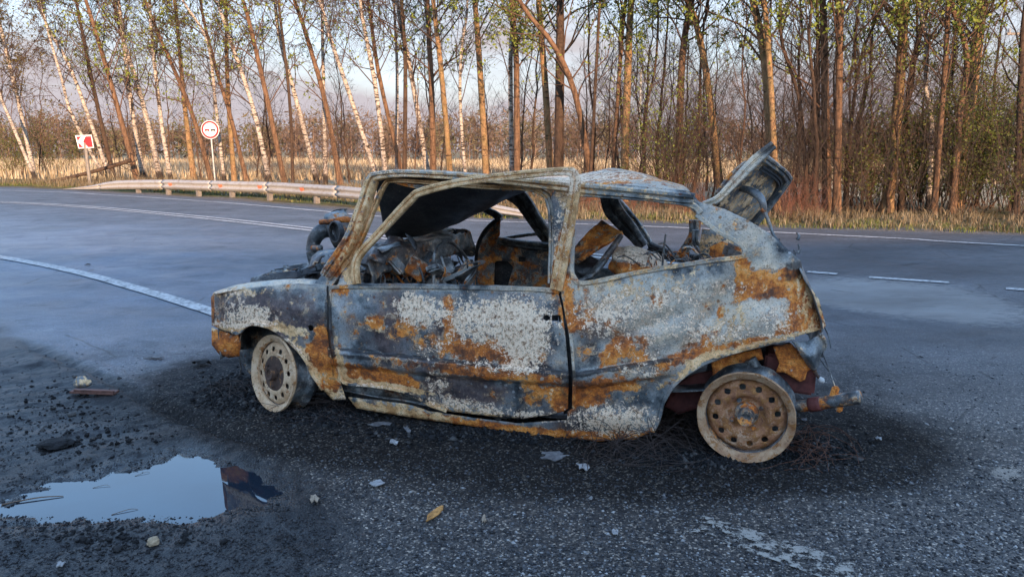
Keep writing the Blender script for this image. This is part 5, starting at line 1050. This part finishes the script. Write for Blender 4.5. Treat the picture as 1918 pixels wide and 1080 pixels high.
# far wood beyond the field
def far_wood():
    rng = np.random.default_rng(77); N = 760; x = rng.uniform(-190, 190, N); y = rng.uniform(125, 190, N) - np.clip(-x - 40, 0, 80) * .25; h = rng.uniform(4.5, 7.6, N) * (y / 112) * (.8 + .35 * (fbm(np.column_stack([x, y]), .05, 2, 3) + .5))
    parts = [tubes(np.stack([np.column_stack([x, y, np.full(N, -.5)]), np.column_stack([x + rng.normal(0, .2, N), y, h * .85])], 1), np.column_stack([np.full(N, .10), np.full(N, .03)]), 3)]
    tr = npmesh('far_trunks', *merge(parts)); tag(link('far_trunks', tr, simple('far_bark', (.20, .13, .09), .9, 0, .4, 1), smooth=False), 'pale trunks of the far wood beyond the field', 'wood', kind='stuff')
    M = 190; i = np.repeat(np.arange(N), M); u = rng.normal(size=(len(i), 3)); u /= np.linalg.norm(u, axis=1, keepdims=True); u *= rng.uniform(0, 1, len(i))[:, None] ** .45
    c = np.column_stack([x, y, h * .48])[i] + u * np.column_stack([h * .30, h * .26, h * .52])[i]
    nn = len(c); a = rng.normal(size=(nn, 3)) * .30; b = rng.normal(size=(nn, 3)) * .14; V = np.stack([c - a, c + b, c + a], 1).reshape(-1, 3)
    tint = np.repeat(np.clip(rng.uniform(0, 1, N)[i] * .8 + rng.uniform(0, .2, nn), 0, 1), 3)
    m = Mat('far_crowns'); cc = m.ramp(m.attr('tint'), [(0., (.07, .05, .04)), (.35, (.12, .085, .065)), (.6, (.15, .108, .082)), (.8, (.12, .11, .055)), (1., (.065, .08, .035))]); m.bsdf(cc, .9, 0, None, .1)
    tag(link('far_wood', npmesh('far_wood', V, np.arange(3 * nn).reshape(nn, 3), {'tint': tint}), m.m, smooth=False), 'reddish brown wood beyond the pale field', 'wood', kind='stuff')
far_wood()
# unseen rise added behind the camera to keep low sun off the road
def add_shade_bank():
    nx, ny = 120, 14; X = np.linspace(-130, 130, nx); V = []
    prof = [(-11.0, 0), (-11.6, .8), (-12.4, 2.2), (-13.2, 3.5), (-14, 4.5), (-15, 5.15), (-16.5, 5.3), (-18.5, 5.1), (-21, 4.6), (-25, 3.4), (-30, 2.0), (-36, .7), (-40, 0), (-41, -.4)]
    for yy, zz in prof:
        P = np.column_stack([X, np.full(nx, yy)]); V.append(np.column_stack([X, yy + fbm(P, .1, 3, 5) * 1.2, zz * (1 + fbm(P, .12, 3, 6) * .08) + fbm(P, .8, 2, 7) * .08]))
    V = np.concatenate(V); I = np.arange(nx * ny).reshape(ny, nx); Fq = np.stack([I[:-1, :-1].ravel(), I[:-1, 1:].ravel(), I[1:, 1:].ravel(), I[1:, :-1].ravel()], 1)
    m = Mat('shade_bank_grass'); n = m.noise(2.5, 7, .7); m.bsdf(m.ramp(n, [(.3, (.06, .06, .02)), (.6, (.2, .16, .08))]), .95, 0, m.bump(n, .6, .1), .1)
    tag(link('shade_bank', npmesh('shade_bank', V, Fq), m.m), kind='structure')
add_shade_bank()

# ------------------------------------------------------------------ guardrail
STEEL = Mat('galvanised_steel'); _n = STEEL.noise(5, 6, .65); _v = STEEL.noise(30, 5, .7)
STEEL.bsdf(STEEL.mix(STEEL.math('MULTIPLY', STEEL.math('SUBTRACT', _n, .52), 4., True), STEEL.ramp(_v, [(.3, (.30, .285, .265)), (.7, (.44, .42, .39))]), (.24, .17, .11)), .55, .25, STEEL.bump(_v, .2, .004))
POSTM = simple('post_steel', (.20, .175, .15), .7, .2, .4, 8, .2); ORANGE = simple('reflector_orange', (.62, .14, .06), .4, 0, .2, 30)
def guardrail():
    gp = [(124, 356, .02, .05), (170, 357.5, .12, .16), (222, 359.5, .26, .34), (313, 364, .27, .42), (371, 367.5, .27, .44), (435, 371, .27, .45), (507, 375, .27, .46), (590, 381.5, .27, .46), (686, 391, .27, .46), (760, 397, .26, .45), (830, 402, .24, .42), (900, 406, .2, .30), (990, 411.5, .12, .16)]
    root = tag(empty('guardrail', G(435, 371)), 'dented grey steel guardrail curving along the far road edge', 'guardrail'); off = np.array(root.location)
    B = np.array([(*G(a, b)[:2], w, h) for a, b, w, h in gp]); S = smooth_poly(B, 160); T = np.gradient(S[:, :2], axis=0); T /= np.linalg.norm(T, axis=1, keepdims=True); N = np.stack([T[:, 1], -T[:, 0]], 1); N *= np.sign(-N[:, 1:2])
    prof = [(0, 0), (.01, .10), (.06, .20), (.06, .34), (.012, .44), (.012, .56), (.06, .66), (.06, .80), (.01, .90), (0, 1)]; m = len(prof)
    V = np.stack([np.column_stack([S[:, :2] + N * (d + .04), S[:, 3] - S[:, 2] * (1 - t)]) for d, t in prof], 1)
    V[:, :, 2] += fbm(S[:, :2], .6, 2, 6)[:, None] * .01
    nseg = 8; cut = np.linspace(0, 159, nseg + 1).astype(int)
    for s in range(nseg):
        sub = V[cut[s]:cut[s + 1] + 1].copy(); sub[:, :, :2] += (N[cut[s]:cut[s + 1] + 1] * (.003 * (s % 2)))[:, None, :]; k = len(sub); I = np.arange(k * m).reshape(k, m)
        Fq = np.stack([I[:-1, :-1].ravel(), I[1:, :-1].ravel(), I[1:, 1:].ravel(), I[:-1, 1:].ravel()], 1)
        o = link('rail_beam', npmesh('rail_beam', sub.reshape(-1, 3) - off, Fq), STEEL.m, root); md = o.modifiers.new('sheet', 'SOLIDIFY'); md.thickness = .006
    for px in (260, 313, 371, 435, 507, 590, 686, 770, 850):
        i = int(np.argmin(np.abs(proj_np(np.column_stack([S[:, :2], np.zeros(160)]))[0] - px))); p = S[i]; ang = math.atan2(T[i][1], T[i][0])
        boxm('post', Vector((p[0] - N[i][0] * .03 - off[0], p[1] - N[i][1] * .03 - off[1], p[3] * .45 - .1)), (.11, .12, p[3] * .9 + .25), POSTM, root, (0, 0, ang), .01)
    for px in (323, 415, 489, 570):
        i = int(np.argmin(np.abs(proj_np(np.column_stack([S[:, :2], np.full(160, .3)]))[0] - px))); p = S[i]
        q = Vector((p[0] + N[i][0] * .075 - off[0], p[1] + N[i][1] * .075 - off[1], p[3] - p[2] * .5)); a = T[i]
        me = bpy.data.meshes.new('reflector'); me.from_pydata([q + Vector((a[0] * .09 * s, a[1] * .09 * s, z)) + Vector((N[i][0], N[i][1], 0)) * e for e in (0, .02) for s, z in ((-1, .05), (1, .05), (.45, -.06), (-.2, -.06))], [], [(0, 1, 2, 3), (7, 6, 5, 4), (0, 4, 5, 1), (1, 5, 6, 2), (2, 6, 7, 3), (3, 7, 4, 0)])
        link('reflector', me, ORANGE, root, smooth=False)
guardrail()
# ------------------------------------------------------------------ road signs
SW, SR, SK, SG = simple('sign_white', (.72, .71, .69), .45, 0, .06, 8), simple('sign_red', (.52, .02, .025), .42, 0, .12, 8), simple('sign_black', (.02, .02, .022), .5, 0, .1, 8), simple('sign_back', (.35, .35, .34), .5, .4, .15, 8)
def prism(name, poly, y0, y1, mat, parent):
    n = len(poly); V = [(x, y0, z) for x, z in poly] + [(x, y1, z) for x, z in poly]
    me = bpy.data.meshes.new(name); me.from_pydata(V, [], [tuple(range(n)), tuple(range(2 * n - 1, n - 1, -1))] + [(i, i + n, (i + 1) % n + n, (i + 1) % n) for i in range(n)])
    bm = bmesh.new(); bm.from_mesh(me); bmesh.ops.recalc_face_normals(bm, faces=bm.faces[:]); bm.to_mesh(me); bm.free(); return link(name, me, mat, parent, smooth=False)
def sign_post(root, h, tilt, r=.035):
    V, Fq = tubes(np.array([[(-tilt * h, .04, h), (0, .04, -.2)]]), np.array([[r, r]]), 12); link('post', npmesh('post', V, Fq), POSTM if r > .036 else SG, root)
Yc = 28.5; b = at_depth(168, 346, Yc); s = Yc / F
r1 = tag(empty('chevron_sign', (b.x, Yc, 0)), 'red and white chevron curve sign on a grey post', 'road sign'); c = at_depth(158, 265, Yc); cx, cz = c.x - b.x, c.z
sign_post(r1, cz - .05, (b.x - c.x) / cz, .06)
tl = lambda pts: [(cx + (x - 158) * s, cz - (y - 265) * s) for x, y in pts]
prism('plate', tl([(142, 254), (172, 253), (174.5, 276.5), (146, 278)]), 0, .02, SW, r1)
prism('red_field', tl([(161, 256), (171, 255.5), (173, 275), (164.5, 275.5), (155.8, 265.5)]), -.008, -.001, SR, r1)
prism('red_corner', tl([(144.3, 256.4), (153, 256), (146, 264.3)]), -.008, -.001, SR, r1)
prism('red_corner', tl([(146.4, 266.5), (155.2, 275.5), (147.5, 275.8)]), -.008, -.001, SR, r1)
Yc = 29.5; s = Yc / F; b = at_depth(403, 346, Yc); c = at_depth(393.5, 243, Yc); cx, cz = c.x - b.x, c.z
r2 = tag(empty('no_overtaking_sign', (b.x, Yc, 0)), 'round no-overtaking sign with red and black cars on a grey post', 'road sign')
sign_post(r2, cz + .1, -cx / cz, .035)
circ = lambda R_, n=40: [(cx + R_ * math.cos(2 * math.pi * k / n), cz + R_ * math.sin(2 * math.pi * k / n)) for k in range(n)]
prism('plate', circ(16.8 * s), 0, .02, SW, r2); prism('red_ring', circ(15.8 * s), -.006, -.001, SR, r2); prism('white_disc', circ(12.4 * s), -.012, -.007, SW, r2)
def car_pic(x0, m, nm):
    q = [(0, 0), (1, 0), (1, 2.6), (3.2, 2.6), (3.2, 0), (5.8, 0), (5.8, 2.6), (7.8, 2.6), (7.8, 0), (8.6, 0), (8.6, 4.2), (0, 4.2)]
    prism(nm, [(cx + (x0 + x) * s, cz - (y - 1) * s) for x, y in [(0, 0), (8.6, 0), (8.6, 2.8), (7.6, 2.8), (7.6, 4), (5.6, 4), (5.6, 2.8), (3, 2.8), (3, 4), (1, 4), (1, 2.8), (0, 2.8)]], -.018, -.013, m, r2)
    prism(nm, [(cx + (x0 + x) * s, cz - (y - 1) * s) for x, y in [(2, -2.4), (6.4, -2.4), (6.4, -1.9), (2.5, -1.9), (2.5, -.01), (2, -.01)]], -.018, -.013, m, r2)
car_pic(-9.6, SR, 'red_car'); car_pic(1.2, SK, 'black_car')
# ------------------------------------------------------------------ fallen trunk, utility poles
def fallen():
    P = [at_depth(40, 352, 31.5), at_depth(110, 337, 31.5), at_depth(180, 320, 31.7), at_depth(246, 300, 32)]; V, Fq = tubes(smooth_poly([tuple(p) for p in P], 20)[None], np.linspace(.05, .085, 20)[None], 9)
    base = Vector(P[0]); t = tag(empty('fallen_trunk', base), 'broken trunk fallen aslant between the birches by the chevron sign', 'log'); link('log', npmesh('log', V - np.array(base), Fq), DARKB, t)
    rng = np.random.default_rng(9); p, T, i, u = pick(np.array([smooth_poly([tuple(q - base) for q in P], 20)]), rng, 16, .1, 1.); A = grow(p, spray(T, rng, 1.0), rng.uniform(.3, 1.1, 16), 6, .1, 0, rng); link('branches', npmesh('branches', *tubes(A, np.full((16, 6), .012), 4)), TWIG_D, t)
fallen()
def pole(px, top, Yd, w, lab):
    p = at_depth(px, 300, Yd); H = at_depth(px, top, Yd).z; t = tag(empty('utility_pole', (p.x, Yd, -.1)), lab, 'pole', 'utility poles')
    m = simple('pole_concrete', (.36, .35, .33), .85, 0, .2, 3); V, Fq = tubes(np.array([[(0, 0, 0), (0, 0, H * .5), (0, 0, H)]]), np.array([[w, w * .9, w * .8]]), 10); link('mast', npmesh('mast', V, Fq), m, t)
    boxm('crossarm', Vector((0, -.12, H - .35)), (1.7, .09, .09), POSTM, t); boxm('crossarm', Vector((.3, -.12, H - 1.1)), (.9, .07, .07), POSTM, t)
    for x in (-.75, 0, .75):
        o = lathe('insulator', [(.02, 0), (.06, .02), (.05, .06), (.07, .09), (.05, .14), (.0, .18)], SG, Matrix.Translation((x, -.12, H - .3)) @ Matrix.Rotation(R(90), 4, 'X'), t, S=10)
pole(1897, 42, 32, .15, 'concrete utility pole with crossarm behind the green shrubs'); pole(1196, 128, 75, .14, 'distant thin utility pole standing in the field')
# ------------------------------------------------------------------ loose things on the ground
def stones(name, pts, size, mats_attr, seed, mat, flat=.55):
    rng = np.random.default_rng(seed); n = len(pts); t = (1 + 5 ** .5) / 2
    base = np.array([(1, 0, 0), (-1, 0, 0), (0, 1, 0), (0, -1, 0), (0, 0, 1), (0, 0, -1)], float); Fo = np.array([(0, 2, 4), (2, 1, 4), (1, 3, 4), (3, 0, 4), (2, 0, 5), (1, 2, 5), (3, 1, 5), (0, 3, 5)])
    J = base[None] * rng.uniform(.55, 1.25, (n, 6, 1)) + rng.normal(0, .18, (n, 6, 3)); an = rng.uniform(0, 6.28, n); c, s = np.cos(an)[:, None], np.sin(an)[:, None]
    X = J[:, :, 0] * c - J[:, :, 1] * s; Y = J[:, :, 0] * s + J[:, :, 1] * c; V = np.stack([X, Y, J[:, :, 2] * flat], 2) * size[:, None, None] + pts[:, None, :]
    Fq = (Fo[None] + (np.arange(n) * 6)[:, None, None]).reshape(-1, 3)
    return link(name, npmesh(name, V.reshape(-1, 3), Fq, {'tint': np.repeat(mats_attr, 6)}), mat, smooth=False)
def gravel():
    rng = np.random.default_rng(3); N = 42000; px = rng.uniform(-60, 1980, N); py = 640 + 460 * rng.uniform(0, 1, N) ** .7
    P = np.array([G(a, b) for a, b in zip(px, py)]); z = HZ(P[:, 0], P[:, 1]); A = ground_attrs(P)
    keep = (z > WATER_Z - .002) & (rng.uniform(0, 1, N) < .40 + .2 * (A['mud'] > .3) + .5 * (py > 860)); ins = (P[:, 0] > NX0 + .1) & (P[:, 0] < NX1 - .1) & (P[:, 1] > NY0 + .05) & (P[:, 1] < NY1 - .1); keep &= ins
    P, z, py, px = P[keep], z[keep], py[keep], px[keep]; n = len(P); mud = A['mud'][keep]; soot_shade = A['soot_shade'][keep]
    size = rng.gamma(2.2, .0013, n) + .0016; size = np.minimum(size, .011); size *= 1 - .15 * (mud > .3); P[:, 2] = z + size * .15
    tint = np.clip(rng.uniform(0, 1, n) ** 1.5 * (1 - .7 * np.clip(mud, 0, 1)) * (1 - .5 * np.clip(soot_shade - .3, 0, 1)), 0, 1)
    m = Mat('loose_chips'); c = m.ramp(m.attr('tint'), [(0., (.012, .012, .014)), (.35, (.045, .047, .052)), (.6, (.11, .11, .115)), (.85, (.24, .235, .23)), (1., (.48, .47, .45))]); m.bsdf(c, .55, 0, None, .5)
    tag(stones('loose_gravel', P, size, tint, 4, m.m), 'loose stone chips strewn over the near asphalt', 'gravel', kind='stuff')
    # clinker and ash round the wheels
    q = []
    for (cx, cy, rx, ry, k) in ((470, 745, 90, 34, 2600), (610, 775, 90, 30, 1800), (1500, 850, 120, 24, 1200), (1250, 845, 90, 26, 1200), (1330, 870, 60, 14, 500), (900, 815, 260, 22, 1600), (110, 760, 110, 60, 200), (180, 820, 150, 50, 200), (200, 1010, 190, 40, 200)):
        q.append(np.column_stack([rng.normal(cx, rx * .5, k), rng.normal(cy, ry * .5, k)]))
    q = np.concatenate(q); P = np.array([G(a, b) for a, b in q]); z = HZ(P[:, 0], P[:, 1]); k = z > WATER_Z; P, z = P[k], z[k]; size = np.minimum(rng.gamma(2., .0028, len(P)) + .002, .02); P[:, 2] = z + size * .2
    m2 = Mat('clinker'); m2.bsdf(m2.ramp(m2.attr('tint'), [(0., (.006, .006, .007)), (.7, (.02, .02, .021)), (1., (.09, .085, .08))]), .8, 0, None, .3)
    tag(stones('ash_clinker', P, size, rng.uniform(0, 1, len(P)) ** 1.5, 6, m2.m, .7), 'black burnt clinker lying round the wreck and in the mud', 'ash', kind='stuff')
gravel()
def tangle(name, cx, cy, rx, ry, n, mat, lab, seed, rad=.0011, h=.05, sp=.35):
    rng = np.random.default_rng(seed); c = G(cx, cy); P = []
    for i in range(n):
        g = G(cx + rng.normal() * rx * .45, cy + rng.normal() * ry * .45); a = rng.uniform(0, 6.28); L = rng.uniform(.15, sp); d = np.array([math.cos(a), math.sin(a) * .7]); cv = rng.normal() * .35
        s = np.linspace(-.5, .5, 9); q = np.array(g[:2]) + d[None] * (s * L)[:, None] + np.array([-d[1], d[0]])[None] * (cv * L * (s ** 2 * 4 - 1))[:, None]
        z = HZ(q[:, 0], q[:, 1]) + .003 + abs(rng.normal()) * h * np.clip(1 - (s * 2) ** 2 * rng.uniform(.6, 1.0), 0, 1); P.append(np.column_stack([q, z]))
    V, Fq = tubes(np.array(P), np.full((n, 9), rad), 4); t = tag(empty(name, c), lab, 'wire'); link('strands', npmesh('strands', V - np.array(c), Fq), mat, t)
WIREM = simple('tyre_wire', (.07, .05, .042), .6, .5, .5, 40); WIRER = simple('rusty_wire', (.14, .06, .035), .75, .3, .5, 40)
tangle('wire_tangle', 1200, 840, 95, 40, 130, WIREM, 'tangle of thin burnt tyre wires under the sill ahead of the rear wheel', 1, .0013, .07, .45)
tangle('wire_tangle', 1285, 815, 60, 30, 50, WIREM, 'dark tyre wires lying between the sill and the rear rim', 2, .0013, .06, .45)
tangle('wire_tangle', 1510, 850, 60, 26, 40, WIRER, 'rusty tyre wires on the asphalt behind the rear wheel', 3, .0012, .05, .4)
tangle('wire_tangle', 600, 765, 60, 30, 55, WIREM, 'burnt tyre wires in the black ash behind the front wheel', 4, .0012, .05, .4)
tangle('wire_tangle', 440, 735, 50, 18, 22, WIREM, 'few burnt wires in the ash ahead of the front wheel', 5, .0012, .03, .4)
def flake(name, cx, cy, w, h, mat, lab, cat, ang=0, z=.006, seed=1, lift=.01):
    rng = np.random.default_rng(seed); p = G(cx, cy); n = 11; a = np.arange(n) * 2 * math.pi / n; r = rng.uniform(.65, 1.15, n); ca, sa = math.cos(R(ang)), math.sin(R(ang)); dp = p.y * CPH + 1.25 * SPH
    sx = w / 2 * dp / F; sy = h / 2 * dp / F / .42
    bx_, by_ = r * np.cos(a) * sx, r * np.sin(a) * sy; X = bx_ * ca - by_ * sa; Y = bx_ * sa + by_ * ca; zz = float(HZ(p.x, p.y)) + z
    top = [(x, y, lift * rng.uniform(0, 1)) for x, y in zip(X, Y)]; V = top + [(x * .96, y * .96, zt - .004) for x, y, zt in top] + [(0, 0, lift * .8), (0, 0, lift * .8 - .004)]
    Fq = [(i, (i + 1) % n, 2 * n) for i in range(n)] + [((i + 1) % n + n, i + n, 2 * n + 1) for i in range(n)] + [(i, i + n, (i + 1) % n + n, (i + 1) % n) for i in range(n)]
    me = bpy.data.meshes.new(name); me.from_pydata(V, [], Fq); o = link(name, me, mat, smooth=False); o.location = (p.x, p.y, zz); return tag(o, lab, cat)
GREYF, WHITEF, TANF, ORF = simple('grey_flake', (.15, .145, .145), .7, 0, .5, 60), simple('white_flake', (.33, .325, .32), .6, 0, .4, 60), simple('tan_stone', (.36, .28, .2), .8, 0, .3, 40), simple('orange_flake', (.50, .24, .07), .7, 0, .6, 60)
flake('metal_flake', 712, 800, 46, 10, GREYF, 'long pale grey flake beside the sill', 'debris', 0, seed=1)
flake('metal_flake', 763, 812, 14, 13, GREYF, 'small upright grey shard near the long pale flake', 'debris', 20, seed=2, lift=.02)
flake('metal_flake', 738, 835, 18, 12, WHITEF, 'small white shard in front of the sill', 'debris', 30, seed=3)
flake('paint_flake', 706, 911, 28, 11, WHITEF, 'white oval flake lying alone on the asphalt', 'debris', 8, seed=4)
flake('orange_flake', 813, 966, 18, 30, ORF, 'orange flake of rust or leaf on the dark asphalt', 'debris', -25, seed=5)
flake('metal_flake', 1040, 860, 60, 20, GREYF, 'flat ashy scrap in front of the wire tangle', 'debris', 5, seed=6)
flake('metal_flake', 1092, 884, 26, 14, WHITEF, 'crumpled pale scrap before the wire tangle', 'debris', 0, seed=7, lift=.02)
flake('paint_flake', 1152, 1004, 14, 10, WHITEF, 'bluish white chip on the near asphalt', 'debris', 0, seed=8)
flake('pebble', 907, 980, 9, 10, TANF, 'tan pebble right of the orange flake', 'stone', 0, seed=9, lift=.015)
flake('pebble', 589, 946, 18, 11, TANF, 'flat tan pebble beyond the puddle\'s dark end', 'stone', 20, seed=10, lift=.015)
flake('paint_flake', 115, 1066, 15, 10, WHITEF, 'pale chip in the dark gravel before the puddle', 'debris', 0, seed=11)
flake('metal_flake', 1505, 790, 14, 7, GREYF, 'pale scrap by the rusty wires', 'debris', 0, seed=12)
flake('metal_flake', 1645, 829, 10, 6, WHITEF, 'small white scrap on sooty asphalt behind the rear wheel', 'debris', 0, seed=13)
flake('burnt_scrap', 378, 686, 34, 9, simple('char', (.015, .014, .014), .8), 'twisted black scrap ahead of the front rim', 'debris', 10, seed=14, lift=.03)
flake('burnt_scrap', 288, 672, 40, 6, GREYF, 'pale crumbs of debris on the blue asphalt', 'debris', 0, seed=15)
flake('tyre_scrap', 165, 497, 12, 4, simple('char_b', (.015, .015, .016), .8), 'small black scrap beyond the near edge line', 'debris', 0, seed=16)
def lump(name, px, py, r, mat, lab, cat, seed, sq=(1, 1, .7)):
    p = G(px, py); bm = bmesh.new(); bmesh.ops.create_icosphere(bm, subdivisions=4, radius=1)
    for v in bm.verts:
        k = 1 + mnoise.noise(v.co * 1.6 + Vector((seed, 0, 0))) * .3 + mnoise.noise(v.co * 6 + Vector((0, seed, 0))) * .14; v.co = Vector((v.co.x * sq[0], v.co.y * sq[1], v.co.z * sq[2])) * r * k
    me = bpy.data.meshes.new(name); bm.to_mesh(me); bm.free(); o = link(name, me, mat); o.location = (p.x, p.y, float(HZ(p.x, p.y)) + r * sq[2] * .6); return tag(o, lab, cat)
lump('pebble', 287, 1020, .020, simple('buff_stone', (.40, .30, .19), .85, 0, .35, 60, .3), 'round buff stone in the gravel before the puddle', 'stone', 3)
lump('rubber_lump', 105, 834, .052, simple('black_rubber', (.010, .010, .011), .9, 0, .4, 60, .6), 'smooth black lump half sunk in the mud', 'debris', 5, (1.3, 1, .35))
lump('foam_block', 155, 724, .042, burnt('burnt_foam', Ru=.12, Cc=.35, D=.12, W=.08, use=False), 'crumbly tan block lying on the end of a plank', 'debris', 8, (1.1, .7, .75))
def plank():
    a, b = G(136, 738), G(219, 741); a.z = float(HZ(a.x, a.y)) + .012; b.z = float(HZ(b.x, b.y)) + .01; c = (a + b) / 2; d = b - a
    o = empty('plank', c); o.rotation_euler = (0, 0, math.atan2(d.y, d.x)); m = simple('reddish_wood', (.16, .075, .055), .7, 0, .5, 30, .3)
    boxm('board', Vector((0, 0, .0)), (d.length, .05, .012), m, o, (R(4), 0, 0), .002); boxm('batten', Vector((.01, -.016, .010)), (d.length * .9, .012, .008), m, o, (0, 0, R(1)), .002)
    tag(o, 'short reddish splintered plank in the mud above the puddle', 'plank')
plank()
def stick(name, a, b, r, lab):
    A, B = G(*a), G(*b); A.z = B.z = WATER_Z + r * .8; M = (A + B) / 2 + Vector((.01, .015, .004)); V, Fq = tubes(smooth_poly([tuple(A), tuple(M), tuple(B)], 10)[None], np.linspace(r, r * .5, 10)[None], 6); c = np.array(A)
    o = link(name, npmesh(name, V - c, Fq), simple('wet_stick', (.16, .10, .06), .5, 0, .4, 30)); o.location = A; tag(o, lab, 'stick')
stick('twig', (2, 938), (118, 922), .0032, 'brown twig lying at the puddle\'s shallow end'); stick('twig', (208, 956), (258, 946), .0014, 'short thin twig floating in the puddle'); stick('grass_stem', (252, 884), (280, 878), .0009, 'bent grass stem floating in the puddle'); stick('grass_stem', (173, 906), (206, 904), .0009, 'straight grass stem floating in the puddle')
